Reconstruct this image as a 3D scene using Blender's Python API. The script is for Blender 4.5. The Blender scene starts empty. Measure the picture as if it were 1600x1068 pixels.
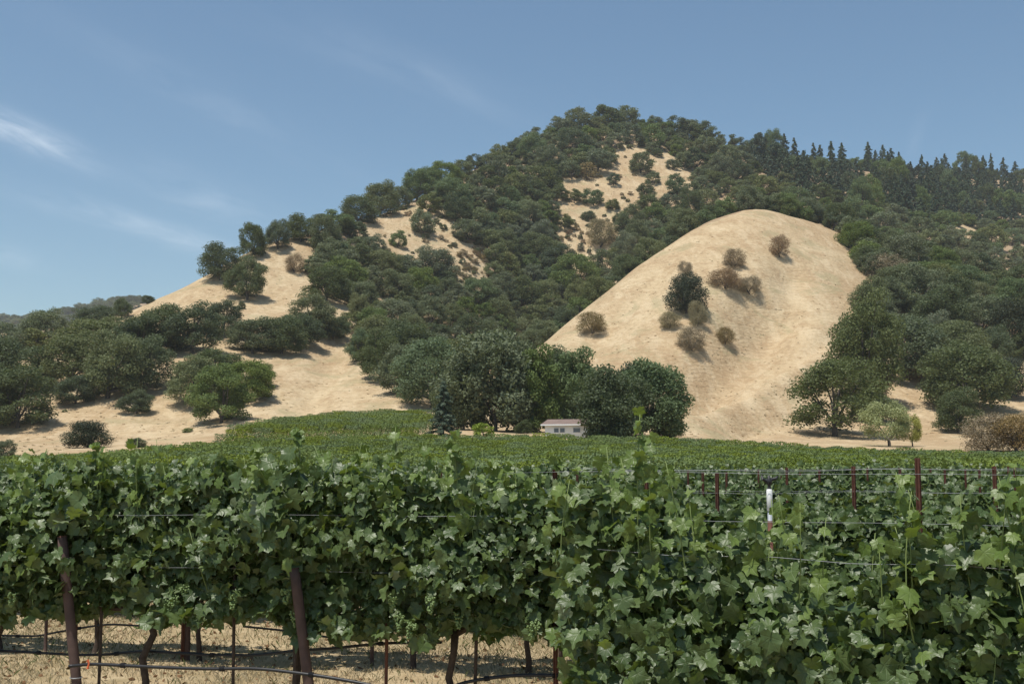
import bpy, math, random
import numpy as np
from mathutils import Vector, Matrix
from mathutils.bvhtree import BVHTree

R = math.radians
rng = np.random.default_rng(11)
random.seed(11)
scene = bpy.context.scene
C = scene.collection

# ------------------------------------------------------------------ camera
F = 1778.0                      # focal length in photo pixels (1600 x 1068)
HC = 2.05                       # eye height
PITCH = math.atan((720 - 534) / F)
cp, sp = math.cos(PITCH), math.sin(PITCH)
cd = bpy.data.cameras.new('camera')
cd.sensor_width = 36.0
cd.lens = 36.0 * F / 1600.0
cd.clip_start = 0.1
cd.clip_end = 20000
cam = bpy.data.objects.new('camera', cd)
C.objects.link(cam)
cam.location = (0, 0, HC)
cam.rotation_euler = (R(90) + PITCH, 0, 0)
scene.camera = cam

# ------------------------------------------------------------------ world, sun, exposure
SUN_TO = Vector((-0.22, -0.23, 0.95)).normalized()
world = bpy.data.worlds.new('World')
scene.world = world
world.use_nodes = True
wn, wl = world.node_tree.nodes, world.node_tree.links
wn.clear()
out = wn.new('ShaderNodeOutputWorld')
bg = wn.new('ShaderNodeBackground')
sky = wn.new('ShaderNodeTexSky')
sky.sky_type = 'NISHITA'
sky.sun_disc = False
sky.sun_elevation = math.asin(SUN_TO.z)
sky.sun_rotation = math.atan2(SUN_TO.x, SUN_TO.y)
sky.altitude = 50
sky.air_density = 1.0
sky.dust_density = 1.0
sky.ozone_density = 1.0
bg.inputs['Strength'].default_value = 0.106


def node(nt, kind, **kw):
    n = nt.nodes.new(kind)
    for k, v in kw.items():
        if k.startswith('_'):
            setattr(n, k[1:], v)
        else:
            n.inputs[k].default_value = v
    return n


def mth(nt, op, a, b=None, c=None, clamp=False):
    n = nt.nodes.new('ShaderNodeMath')
    n.operation = op
    n.use_clamp = clamp
    for i, v in enumerate((a, b, c)):
        if v is None:
            continue
        if isinstance(v, (int, float)):
            n.inputs[i].default_value = v
        else:
            nt.links.new(v, n.inputs[i])
    return n.outputs[0]


# thin cirrus: streaks of stretched noise high in the sky
nt = world.node_tree
tc = nt.nodes.new('ShaderNodeTexCoord')
sx = nt.nodes.new('ShaderNodeSeparateXYZ')
nt.links.new(tc.outputs['Generated'], sx.inputs[0])
yy = mth(nt, 'MAXIMUM', sx.outputs[1], 0.05)
cu = mth(nt, 'DIVIDE', sx.outputs[0], yy)
cv = mth(nt, 'DIVIDE', sx.outputs[2], yy)


def streak(u0, v0, ang, lu, lv, gain, seed, sc):
    du = mth(nt, 'SUBTRACT', cu, u0)
    dv = mth(nt, 'SUBTRACT', cv, v0)
    ca, sa = math.cos(ang), math.sin(ang)
    a = mth(nt, 'ADD', mth(nt, 'MULTIPLY', du, ca), mth(nt, 'MULTIPLY', dv, sa))
    b = mth(nt, 'SUBTRACT', mth(nt, 'MULTIPLY', dv, ca), mth(nt, 'MULTIPLY', du, sa))
    an = mth(nt, 'DIVIDE', a, lu)
    bn = mth(nt, 'DIVIDE', b, lv)
    cb = nt.nodes.new('ShaderNodeCombineXYZ')
    nt.links.new(mth(nt, 'MULTIPLY', a, sc * 0.22), cb.inputs[0])
    nt.links.new(mth(nt, 'MULTIPLY', b, sc), cb.inputs[1])
    cb.inputs[2].default_value = seed
    nz = nt.nodes.new('ShaderNodeTexNoise')
    nz.inputs['Detail'].default_value = 6
    nz.inputs['Roughness'].default_value = 0.6
    nz.inputs['Scale'].default_value = 1.0
    nz.inputs['Distortion'].default_value = 0.4
    nt.links.new(cb.outputs[0], nz.inputs['Vector'])
    r2 = mth(nt, 'ADD', mth(nt, 'MULTIPLY', an, an), mth(nt, 'MULTIPLY', bn, bn))
    m = mth(nt, 'POWER', 2.718, mth(nt, 'MULTIPLY', r2, -1.0))
    v = mth(nt, 'SUBTRACT', nz.outputs['Fac'], 0.33, clamp=True)
    return mth(nt, 'MULTIPLY', mth(nt, 'MULTIPLY', m, v), gain)


def uvpx(px, py):
    u, v = (px - 800) / F, (534 - py) / F
    d = (u, cp - v * sp, sp + v * cp)
    return d[0] / d[1], d[2] / d[1]


tot = None
for (px, py, adeg, lu, lv, g, sc) in ((45, 212, -24, .055, .011, 1.2, 60), (-20, 190, -22, .05, .010, .9, 60),
                                      (215, 352, -16, .085, .010, .8, 50), (320, 310, -20, .06, .016, .5, 40),
                                      (330, 160, -28, .14, .016, .22, 30), (620, 105, -22, .12, .022, .16, 26),
                                      (680, 120, -30, .05, .010, .16, 40), (10, 400, -12, .03, .008, .5, 50),
                                      (1430, 215, 70, .02, .006, .2, 50)):
    u0, v0 = uvpx(px, py)
    s = streak(u0, v0, R(adeg), lu, lv, g, px * .013, sc)
    tot = s if tot is None else mth(nt, 'ADD', tot, s)
tot = mth(nt, 'MINIMUM', tot, 0.75)
mixc = nt.nodes.new('ShaderNodeMix')
mixc.data_type = 'RGBA'
nt.links.new(tot, mixc.inputs['Factor'])
SKY_TINT = node(nt, 'ShaderNodeMix', _data_type='RGBA', _blend_type='MULTIPLY')
SKY_TINT.inputs['Factor'].default_value = 1.0
SKY_TINT.inputs[7].default_value = (.86, 1.0, 1.0, 1)
nt.links.new(sky.outputs[0], SKY_TINT.inputs[6])
nt.links.new(SKY_TINT.outputs[2], mixc.inputs[6])
mixc.inputs[7].default_value = (8.6, 9.3, 10.0, 1)
nt.links.new(mixc.outputs[2], bg.inputs['Color'])
wl.new(bg.outputs[0], out.inputs['Surface'])

sl = bpy.data.lights.new('sun', 'SUN')
sl.energy = 4.2
sl.angle = R(0.55)
sl.color = (1.0, 0.95, 0.87)
so = bpy.data.objects.new('sun', sl)
C.objects.link(so)
so.rotation_euler = (-SUN_TO).to_track_quat('-Z', 'Y').to_euler()
so.location = (0, 0, 400)

vs = scene.view_settings
vs.view_transform = 'Standard'
vs.look = 'None'
vs.exposure = 0.18
vs.gamma = 1.0
vs.use_curve_mapping = False
scene.render.engine = 'CYCLES'
cy = scene.cycles
cy.use_denoising = True
cy.max_bounces = 6
cy.diffuse_bounces = 3
cy.transmission_bounces = 4
cy.volume_bounces = 1
HAZE = 0.0001

# ------------------------------------------------------------------ materials


def new_mat(name):
    m = bpy.data.materials.new(name)
    m.use_nodes = True
    t = m.node_tree
    t.nodes.clear()
    o = t.nodes.new('ShaderNodeOutputMaterial')
    return m, t, o


def mixrgb(t, fac, a, b, blend='MIX'):
    n = t.nodes.new('ShaderNodeMix')
    n.data_type = 'RGBA'
    n.blend_type = blend
    for sock, v in ((n.inputs[0], fac), (n.inputs[6], a), (n.inputs[7], b)):
        if isinstance(v, (int, float)):
            sock.default_value = v
        elif isinstance(v, tuple):
            sock.default_value = (*v, 1) if len(v) == 3 else v
        else:
            t.links.new(v, sock)
    return n.outputs[2]


def ramp(t, fac, lo, hi):
    n = t.nodes.new('ShaderNodeMapRange')
    n.inputs[1].default_value = lo
    n.inputs[2].default_value = hi
    t.links.new(fac, n.inputs[0])
    return n.outputs[0]


def noise(t, scale, detail=4, rough=.55, vec=None, dist=0.0):
    n = t.nodes.new('ShaderNodeTexNoise')
    n.inputs['Scale'].default_value = scale
    n.inputs['Detail'].default_value = detail
    n.inputs['Roughness'].default_value = rough
    n.inputs['Distortion'].default_value = dist
    if vec is not None:
        t.links.new(vec, n.inputs['Vector'])
    return n.outputs['Fac']


def mat_simple(name, col, rough=.6, metal=0.0, nscale=None, namp=.25, spec=.4, col2=None):
    m, t, o = new_mat(name)
    b = node(t, 'ShaderNodeBsdfPrincipled')
    b.inputs['Roughness'].default_value = rough
    b.inputs['Metallic'].default_value = metal
    b.inputs['Specular IOR Level'].default_value = spec
    if nscale:
        g = t.nodes.new('ShaderNodeTexCoord').outputs['Object']
        f = noise(t, nscale, 5, .6, g)
        f2 = ramp(t, f, .3, .7)
        c2 = col2 or tuple(c * (1 - namp * 2) for c in col)
        t.links.new(mixrgb(t, f2, c2, col), b.inputs['Base Color'])
        bp = node(t, 'ShaderNodeBump', Strength=.3, Distance=.01)
        t.links.new(f, bp.inputs['Height'])
        t.links.new(bp.outputs[0], b.inputs['Normal'])
    else:
        b.inputs['Base Color'].default_value = (*col, 1)
    t.links.new(b.outputs[0], o.inputs[0])
    return m


def mat_foliage(name, c1, c2, transl=.32, rough=.6, hue=.0, spec=.25):
    """leaf masses: every leaf (mesh island) and every plant differs a little in colour"""
    m, t, o = new_mat(name)
    geo = t.nodes.new('ShaderNodeNewGeometry')
    oi = t.nodes.new('ShaderNodeObjectInfo')
    f = mth(t, 'ADD', mth(t, 'MULTIPLY', geo.outputs['Random Per Island'], .5), mth(t, 'MULTIPLY', oi.outputs['Random'], .5))
    col = mixrgb(t, f, c1, c2)
    hs = t.nodes.new('ShaderNodeHueSaturation')
    t.links.new(col, hs.inputs['Color'])
    wn2 = t.nodes.new('ShaderNodeTexWhiteNoise')
    wn2.noise_dimensions = '1D'
    t.links.new(mth(t, 'MULTIPLY', oi.outputs['Random'], 91.7), wn2.inputs['W'])
    t.links.new(mth(t, 'ADD', mth(t, 'MULTIPLY', wn2.outputs['Value'], .5), .72), hs.inputs['Saturation'])
    t.links.new(mth(t, 'ADD', mth(t, 'MULTIPLY', wn2.outputs['Value'], -.04), .512 + hue), hs.inputs['Hue'])
    d = node(t, 'ShaderNodeBsdfPrincipled')
    d.inputs['Roughness'].default_value = rough
    d.inputs['Specular IOR Level'].default_value = spec
    t.links.new(hs.outputs[0], d.inputs['Base Color'])
    tr = t.nodes.new('ShaderNodeBsdfTranslucent')
    t.links.new(mixrgb(t, .5, hs.outputs[0], (.12, .16, .02)), tr.inputs['Color'])
    ms = t.nodes.new('ShaderNodeMixShader')
    ms.inputs[0].default_value = transl
    t.links.new(d.outputs[0], ms.inputs[1])
    t.links.new(tr.outputs[0], ms.inputs[2])
    t.links.new(ms.outputs[0], o.inputs[0])
    return m


def mat_vine_leaf(name, c1, c2, under, transl, island=False):
    """grape leaf: veins, paler underside, waxy sheen, slight variation from leaf to leaf"""
    m, t, o = new_mat(name)
    oi = t.nodes.new('ShaderNodeObjectInfo')
    geo = t.nodes.new('ShaderNodeNewGeometry')
    rnd = geo.outputs['Random Per Island'] if island else oi.outputs['Random']
    col = mixrgb(t, rnd, c1, c2)
    uv = t.nodes.new('ShaderNodeUVMap')
    s = t.nodes.new('ShaderNodeSeparateXYZ')
    t.links.new(uv.outputs[0], s.inputs[0])
    x = mth(t, 'ABSOLUTE', mth(t, 'SUBTRACT', s.outputs[0], .5))
    y = mth(t, 'SUBTRACT', s.outputs[1], .5)
    best = None
    for a in (0, 42, 88):
        ca, sa = math.cos(R(a)), math.sin(R(a))
        dd = mth(t, 'ABSOLUTE', mth(t, 'SUBTRACT', mth(t, 'MULTIPLY', x, ca), mth(t, 'MULTIPLY', y, sa)))
        along = mth(t, 'ADD', mth(t, 'MULTIPLY', x, sa), mth(t, 'MULTIPLY', y, ca))
        dd = mth(t, 'ADD', dd, mth(t, 'MULTIPLY', mth(t, 'LESS_THAN', along, 0.0), 1.0))
        best = dd if best is None else mth(t, 'MINIMUM', best, dd)
    vein = ramp(t, best, .022, .004)
    col = mixrgb(t, mth(t, 'MULTIPLY', vein, .22), col, (.14, .18, .08))
    tcn = t.nodes.new('ShaderNodeUVMap')
    nz = noise(t, 9, 3, .6, tcn.outputs[0])
    col = mixrgb(t, mth(t, 'MULTIPLY', ramp(t, nz, .35, .75), .35), col, tuple(c * .6 for c in c1))
    colb = mixrgb(t, geo.outputs['Backfacing'], col, under)
    d = node(t, 'ShaderNodeBsdfPrincipled')
    d.inputs['Roughness'].default_value = .42
    d.inputs['Specular IOR Level'].default_value = .42
    t.links.new(colb, d.inputs['Base Color'])
    bp = node(t, 'ShaderNodeBump', Strength=.5, Distance=.004)
    t.links.new(mth(t, 'ADD', mth(t, 'MULTIPLY', nz, .6), mth(t, 'MULTIPLY', vein, -.5)), bp.inputs['Height'])
    t.links.new(bp.outputs[0], d.inputs['Normal'])
    tr = t.nodes.new('ShaderNodeBsdfTranslucent')
    t.links.new(mixrgb(t, .6, col, (.22, .30, .02)), tr.inputs['Color'])
    ms = t.nodes.new('ShaderNodeMixShader')
    ms.inputs[0].default_value = transl
    t.links.new(d.outputs[0], ms.inputs[1])
    t.links.new(tr.outputs[0], ms.inputs[2])
    t.links.new(ms.outputs[0], o.inputs[0])
    return m


M = {}
M['oak'] = mat_foliage('oak_leaves', (0.110, 0.138, 0.066), (0.217, 0.252, 0.123))
M['dark'] = mat_foliage('dark_oak_leaves', (0.066, 0.094, 0.044), (0.139, 0.176, 0.082))
M['grey'] = mat_foliage('grey_oak_leaves', (0.131, 0.157, 0.088), (0.223, 0.249, 0.140))
M['green'] = mat_foliage('green_leaves', (0.096, 0.151, 0.053), (0.186, 0.255, 0.096))
M['dry'] = mat_foliage('dry_brown_leaves', (0.221, 0.169, 0.098), (0.350, 0.279, 0.164), .15)
M['olive'] = mat_foliage('olive_brown_leaves', (0.203, 0.169, 0.074), (0.324, 0.270, 0.128), .15)
M['light'] = mat_foliage('light_green_leaves', (.24, .31, .075), (.38, .45, .14), hue=-.03)
M['conifer'] = mat_foliage('conifer_needles', (0.035, 0.065, 0.036), (0.078, 0.119, 0.067), .1)
M['spruce'] = mat_foliage('spruce_needles', (0.052, 0.081, 0.049), (0.111, 0.155, 0.094), .1)
M['evergreen'] = mat_foliage('evergreen_leaves', (.026, .038, .022), (.058, .074, .042), .15)
M['red'] = mat_foliage('red_leaves', (.15, .035, .025), (.26, .07, .045))
M['yellow'] = mat_foliage('yellow_green_leaves', (.16, .25, .03), (.28, .38, .07))
M['bark'] = mat_simple('oak_bark', (.13, .11, .09), .9, 0, 3.0, .3)
M['vine_bark'] = mat_simple('vine_bark', (.085, .06, .045), .9, 0, 30.0, .3)
M['leaf'] = mat_vine_leaf('vine_leaf', (.056, .092, .028), (.125, .178, .062), (.17, .21, .115), .22)
M['leaf_young_sunlit'] = mat_vine_leaf('young_sunlit_vine_leaf', (.105, .165, .034), (.19, .26, .066), (.19, .24, .10), .30)  # yellow-green of young leaves, also painting sunlight onto the canopy tops
M['leaf_mass'] = mat_vine_leaf('vine_leaf_mass', (.052, .088, .026), (.120, .170, .056), (.15, .19, .10), .24, True)
M['vine_far'] = mat_foliage('vine_row_leaves', (0.088, 0.138, 0.031), (0.184, 0.257, 0.057), .2)
M['vine_far2'] = mat_foliage('pale_vine_row_leaves', (0.095, 0.144, 0.027), (0.178, 0.246, 0.052), .2)
M['cane'] = mat_simple('green_cane', (.16, .21, .06), .6)
M['grape'] = mat_simple('green_grape', (.15, .215, .075), .35)
M['rust'] = mat_simple('rusted_steel', (.17, .07, .045), .8, .1, 14.0, .28)
M['post_wood'] = mat_simple('brown_post', (.115, .072, .06), .85, 0, 9.0, .2)
M['wire'] = mat_simple('galvanised_wire', (.32, .33, .34), .5, .3)
M['hose'] = mat_simple('black_hose', (.018, .018, .02), .45)
M['pvc'] = mat_simple('white_pvc', (.80, .80, .78), .4)
M['grey_pipe'] = mat_simple('grey_pipe', (.33, .35, .38), .5)
M['black'] = mat_simple('black_plastic', (.02, .02, .022), .5)
M['white_wall'] = mat_simple('white_siding', (.88, .88, .86), .7, 0, .8, .03)
M['roof'] = mat_simple('brown_pink_roofing', (.23, .165, .14), .9, 0, 1.2, .15)
M['glass'] = mat_simple('window_glass', (.10, .13, .16), .1, 0, spec=.6)
M['trim'] = mat_simple('white_trim', (.78, .78, .77), .6)
M['tape'] = mat_simple('orange_tape', (.75, .16, .06), .6)

# ------------------------------------------------------------------ mesh helpers


def mesh_np(name, verts, faces, mats, smooth=False, mat_idx=None, uvs=None, nside=None):
    """faces: (n,k) array of equal-sided polygons"""
    me = bpy.data.meshes.new(name)
    verts = np.asarray(verts, dtype=np.float32)
    faces = np.asarray(faces, dtype=np.int32)
    n, k = faces.shape
    me.vertices.add(len(verts))
    me.vertices.foreach_set('co', verts.ravel())
    me.loops.add(n * k)
    me.loops.foreach_set('vertex_index', faces.ravel())
    me.polygons.add(n)
    me.polygons.foreach_set('loop_start', np.arange(0, n * k, k, dtype=np.int32))
    if uvs is not None:
        uvl = me.uv_layers.new(name='UVMap')
        uvl.data.foreach_set('uv', np.asarray(uvs, dtype=np.float32)[faces.ravel()].ravel())
    if mat_idx is not None:
        me.polygons.foreach_set('material_index', np.asarray(mat_idx, dtype=np.int32))
    me.polygons.foreach_set('use_smooth', np.full(n, smooth, dtype=bool))
    for m in (mats if isinstance(mats, (list, tuple)) else [mats]):
        me.materials.append(m)
    me.update(calc_edges=True)
    return me


def obj(name, me, parent=None, loc=None, **props):
    o = bpy.data.objects.new(name, me)
    C.objects.link(o)
    if parent is not None:
        o.parent = parent
    if loc is not None:
        o.location = loc
    for k, v in props.items():
        o[k] = v
    return o


def thing(name, label, cat, loc=(0, 0, 0), group=None, rotz=0.0):
    o = obj(name, None, None, loc, label=label, category=cat)
    o.rotation_euler = (0, 0, rotz)
    if group:
        o['group'] = group
    return o


def tube(pts, rad, ns=8, cap=True):
    """tapered tube through points -> verts, quads (caps as quads fanned)"""
    pts = np.asarray(pts, float)
    n = len(pts)
    rad = np.broadcast_to(np.asarray(rad, float), (n,))
    tan = np.gradient(pts, axis=0)
    tan /= np.linalg.norm(tan, axis=1)[:, None] + 1e-9
    ref = np.array([0, 0, 1.0]) if abs(tan[0][2]) < .8 else np.array([1.0, 0, 0])
    V, Q = [], []
    for i in range(n):
        a = np.cross(tan[i], ref)
        a /= np.linalg.norm(a) + 1e-9
        b = np.cross(tan[i], a)
        for j in range(ns):
            th = 2 * math.pi * j / ns
            V.append(pts[i] + rad[i] * (math.cos(th) * a + math.sin(th) * b))
    for i in range(n - 1):
        for j in range(ns):
            Q.append((i * ns + j, i * ns + (j + 1) % ns, (i + 1) * ns + (j + 1) % ns, (i + 1) * ns + j))
    if cap:
        for i in (0, n - 1):
            c = len(V)
            V.append(pts[i])
            for j in range(0, ns, 2):
                a, b, d = i * ns + j, i * ns + (j + 1) % ns, i * ns + (j + 2) % ns
                Q.append((c, a, b, d))
    return np.array(V), np.array(Q)


def join(parts):
    V, Q, off = [], [], 0
    for v, q in parts:
        V.append(v)
        Q.append(np.asarray(q) + off)
        off += len(v)
    return np.concatenate(V), np.concatenate(Q)


def box(cx, cy, cz, sx_, sy_, sz_):
    v = np.array([(x, y, z) for x in (-.5, .5) for y in (-.5, .5) for z in (-.5, .5)]) * (sx_, sy_, sz_) + (cx, cy, cz)
    q = np.array([(0, 1, 3, 2), (4, 6, 7, 5), (0, 4, 5, 1), (2, 3, 7, 6), (0, 2, 6, 4), (1, 5, 7, 3)])
    return v, q


# lattice noise in numpy
_perm = np.random.default_rng(5).permutation(512)
_val = np.random.default_rng(6).random(512)


def vnoise(x, y):
    xi, yi = np.floor(x).astype(int), np.floor(y).astype(int)
    fx, fy = x - xi, y - yi
    fx, fy = fx * fx * (3 - 2 * fx), fy * fy * (3 - 2 * fy)

    def h(a, b):
        return _val[_perm[(_perm[a & 511] + b) & 511]]
    return (h(xi, yi) * (1 - fx) + h(xi + 1, yi) * fx) * (1 - fy) + (h(xi, yi + 1) * (1 - fx) + h(xi + 1, yi + 1) * fx) * fy - .5


def fbm(x, y, o=4):
    s, a = 0, 1.0
    for i in range(o):
        s = s + a * vnoise(x * 2 ** i + 17.3 * i, y * 2 ** i - 9.1 * i)
        a *= .5
    return s


# ------------------------------------------------------------------ terrain
def ray(px, py):
    u, v = (px - 800) / F, (534 - py) / F
    return np.array((u, cp - v * sp, sp + v * cp))


def at(px, py, Y):
    d = ray(px, py)
    return np.array((0, 0, HC)) + d * (Y / d[1])


def proj(x, y, z):
    x, y, z = np.asarray(x), np.asarray(y), np.asarray(z) - HC
    dep = y * cp + z * sp
    up = -y * sp + z * cp
    dep = np.maximum(dep, 1e-3)
    return 800 + F * x / dep, 534 - F * up / dep


S = 0.82
def curve(pts, dz=0.0):
    """pts (px, py, Y) -> arrays t, Y, z"""
    a = []
    for px, py, Y in pts:
        p = at(px, py, Y * S)
        a.append((p[0] / p[1], p[1], p[2] + dz))
    return np.array(a)


c3 = curve([(-500, 718, 140), (0, 714, 150), (200, 703, 158), (300, 692, 164), (370, 684, 170), (660, 678, 172), (850, 679, 172),
            (1000, 681, 172), (1100, 685, 170), (1250, 694, 165), (1400, 701, 158), (1600, 706, 150), (2100, 714, 140)], -1.85)
c4 = curve([(-500, 690, 225), (0, 690, 230), (150, 689, 232), (250, 683, 235), (350, 670, 238), (420, 661, 240), (500, 657, 240), (650, 655, 240),
            (850, 668, 240), (1000, 672, 235), (1100, 675, 230), (1250, 684, 228), (1400, 690, 225), (1600, 690, 225), (2100, 690, 225)])
c6 = curve([(-500, 600, 290), (0, 610, 290), (100, 585, 295), (195, 560, 305), (300, 545, 310), (400, 548, 320), (500, 548, 325), (600, 575, 315), (690, 610, 290),
            (760, 600, 305), (825, 559, 345), (900, 496, 372), (950, 460, 386), (1000, 419, 402), (1050, 385, 414), (1100, 350, 425), (1180, 325, 440), (1290, 352, 455),
            (1400, 390, 470), (1500, 420, 480), (1600, 430, 490), (2100, 440, 500)])
c7 = curve([(-500, 550, 340), (0, 560, 345), (100, 545, 345), (195, 520, 350), (300, 485, 365), (400, 465, 385), (500, 455, 400), (600, 480, 420), (690, 520, 410),
            (760, 575, 385), (825, 606, 400), (900, 541, 425), (1000, 452, 452), (1100, 384, 480), (1180, 350, 495), (1290, 368, 520),
            (1400, 392, 560), (1500, 410, 620), (1600, 420, 640), (2100, 425, 640)])
c8 = curve([(-500, 520, 400), (0, 528, 395), (100, 522, 395), (195, 499, 400), (250, 470, 405), (320, 438, 415), (400, 400, 440), (480, 375, 470), (600, 343, 570),
            (700, 296, 660), (800, 252, 745), (900, 216, 805), (960, 208, 820), (1010, 213, 830), (1100, 236, 845), (1180, 260, 870),
            (1250, 284, 950), (1400, 288, 1100), (1600, 300, 1200), (2100, 312, 1200)])
c9 = c8.copy(); c9[:, 1] += 140; c9[:, 2] *= .72
c10 = c8.copy(); c10[:, 1] = np.maximum(c8[:, 1] + 330, 1050); c10[:, 2] = 30
c11 = curve([(-500, 492, 1900), (0, 499, 1900), (60, 495, 1900), (130, 486, 1950), (220, 474, 2000), (320, 478, 2000), (500, 490, 2000), (2100, 480, 2000)])
c11[:, 1] = np.maximum(c11[:, 1], 1640)
c3b = c3.copy(); c3b[:, 1] += 6.0; c3b[:, 2] += 1.55
curves = [c3, c3b, c4, c6, c7, c8, c9, c10, c11]

tcols = np.concatenate([np.tan(np.radians(np.concatenate([np.linspace(-85, -36, 26)[:-1]]))),
                        np.linspace(-.72, .72, 620), np.tan(np.radians(np.linspace(36, 85, 26)[1:]))])
Yrows = np.concatenate([np.linspace(0.0, 4, 5), np.linspace(4.6, 28, 60), 28 * (2600 / 28) ** (np.linspace(0, 1, 420)[1:]), [3200, 4200, 6000, 9000]])


def pchip(x, y, xq):
    h = np.diff(x)
    dl = np.diff(y) / h
    d = np.zeros_like(y)
    w1, w2 = 2 * h[1:] + h[:-1], h[1:] + 2 * h[:-1]
    ok = dl[1:] * dl[:-1] > 0
    with np.errstate(divide='ignore', invalid='ignore'):
        d[1:-1] = np.where(ok, (w1 + w2) / (w1 / dl[:-1] + w2 / dl[1:]), 0)
    d[0], d[-1] = dl[0], 0
    i = np.clip(np.searchsorted(x, xq) - 1, 0, len(h) - 1)
    s = (xq - x[i]) / h[i]
    s = np.clip(s, 0, 1)
    return ((1 + 2 * s) * (1 - s) ** 2 * y[i] + s * (1 - s) ** 2 * h[i] * d[i] + s * s * (3 - 2 * s) * y[i + 1] + s * s * (s - 1) * h[i] * d[i + 1])


def smooth_interp(tq, t, v, w=.02):
    s = 0
    for k, g in zip((-1.5, -.75, 0, .75, 1.5), (.1, .25, .3, .25, .1)):
        s = s + g * np.interp(tq + k * w, t, v)
    return s


Zg = np.zeros((len(Yrows), len(tcols)))
cy_ = [smooth_interp(tcols, c[:, 0], c[:, 1]) for c in curves]
cz_ = [smooth_interp(tcols, c[:, 0], c[:, 2], .014) for c in curves]
for j, t in enumerate(tcols):
    ky = np.array([0, 30.0, 62.0] + [c[j] for c in cy_] + [2300.0, 9000.0])
    kz = np.array([0, 0.0, 0.10] + [c[j] for c in cz_] + [120.0, 0.0])
    fade = 1.0 - np.clip((abs(math.degrees(math.atan(t))) - 45) / 35, 0, 1) * .6
    Zg[:, j] = pchip(ky, kz * fade, Yrows)
XX = Yrows[:, None] * tcols[None, :]
YY = np.repeat(Yrows[:, None], len(tcols), 1)
am = np.clip((YY - 150) / 200, 0, 1)
relief = fbm(XX / 70, YY / 70, 5) * 5.0 + fbm(XX / 16 + 50, YY / 22, 3) * .9
ridge_guard = 1.0
Zg += am * relief * .55
Zg += .06 * fbm(XX / 1.3, YY / 1.3, 3) * np.clip((40 - YY) / 20, 0, 1)


def gz(x, y):
    """ground height, bilinear in the polar grid"""
    x, y = np.atleast_1d(np.asarray(x, float)), np.atleast_1d(np.asarray(y, float))
    y = np.maximum(y, .01)
    fj = np.interp(x / y, tcols, np.arange(len(tcols)))
    fi = np.interp(y, Yrows, np.arange(len(Yrows)))
    i0, j0 = np.minimum(fi.astype(int), len(Yrows) - 2), np.minimum(fj.astype(int), len(tcols) - 2)
    a, b = fi - i0, fj - j0
    return ((Zg[i0, j0] * (1 - b) + Zg[i0, j0 + 1] * b) * (1 - a) + (Zg[i0 + 1, j0] * (1 - b) + Zg[i0 + 1, j0 + 1] * b) * a)


def build_bvh():
    nr, nc = Zg.shape
    V = np.stack([XX, YY, Zg], -1).reshape(-1, 3)
    i = np.arange(20, nr - 1)
    j = np.arange(20, nc - 21)
    I, J = np.meshgrid(i, j, indexing='ij')
    q = np.stack([I * nc + J, I * nc + J + 1, (I + 1) * nc + J + 1, (I + 1) * nc + J], -1).reshape(-1, 4)
    return BVHTree.FromPolygons(V.tolist(), q.tolist())


bvh = build_bvh()


def hit(px, py):
    d = Vector(ray(px, py)).normalized()
    r = bvh.ray_cast(Vector((0, 0, HC)) + d * 20, d)
    return None if r[0] is None else np.array(r[0])


# two worn gullies in the golden knoll, cut into the sheet
def carve(pxs, depth, width):
    P = [hit(*p) for p in pxs]
    P = [p for p in P if p is not None]
    P = np.array(P)
    pts = np.concatenate([np.linspace(P[k][:2], P[k + 1][:2], 24) for k in range(len(P) - 1)])
    mask = (YY > P[:, 1].min() - 40) & (YY < P[:, 1].max() + 40) & (XX > P[:, 0].min() - 40) & (XX < P[:, 0].max() + 40)
    xs, ys = XX[mask], YY[mask]
    wob = fbm(xs / 9, ys / 9, 2) * 2.0
    d = np.full(len(xs), 1e9)
    for p in pts:
        d = np.minimum(d, (xs - p[0] + wob) ** 2 + (ys - p[1] + wob) ** 2)
    Zg[mask] -= depth * np.exp(-d / width ** 2)


carve([(1060, 668), (1120, 640), (1180, 598), (1250, 562), (1310, 532)], 2.6, 2.6)
carve([(1075, 622), (1110, 590), (1140, 545), (1170, 500), (1190, 470)], 7.5, 6.5)
carve([(1070, 676), (1128, 650), (1190, 608), (1260, 572), (1318, 542)], -2.6, 4.0)
carve([(905, 560), (960, 500), (1010, 450), (1040, 420)], 2.0, 5.0)
carve([(1235, 420), (1225, 470), (1215, 520), (1200, 560)], 2.6, 5.0)
carve([(1090, 690), (1180, 668), (1260, 640)], 1.6, 2.8)
carve([(470, 640), (500, 600), (520, 560), (525, 530)], 2.0, 5.0)
bvh = build_bvh()

# woodland outlines in the picture, used to lay the trees out on the slopes
P_MAIN = [(478, 372), (560, 326), (640, 298), (700, 276), (760, 243), (830, 203), (880, 190), (960, 186), (1010, 192), (1060, 203), (1110, 218),
          (1180, 246), (1250, 282), (1290, 335), (1240, 325), (1180, 312), (1120, 335), (1060, 358), (1000, 398), (950, 436), (900, 480), (850, 526), (815, 552),
          (760, 585), (700, 600), (645, 596), (596, 572), (560, 542), (546, 508), (562, 478), (530, 450), (490, 450), (482, 428), (520, 398)]
P_RIGHT = [(1225, 300), (1275, 340), (1310, 352), (1352, 380), (1372, 415), (1392, 445), (1358, 478), (1335, 510), (1320, 560), (1370, 545), (1430, 545), (1480, 560), (1600, 545),
           (1660, 545), (1660, 300), (1600, 320), (1450, 325), (1350, 300)]
P_FIR = [(1175, 240), (1230, 246), (1330, 250), (1450, 262), (1560, 266), (1660, 268), (1660, 345), (1560, 345), (1450, 335), (1350, 312), (1260, 285), (1190, 262)]
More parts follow.
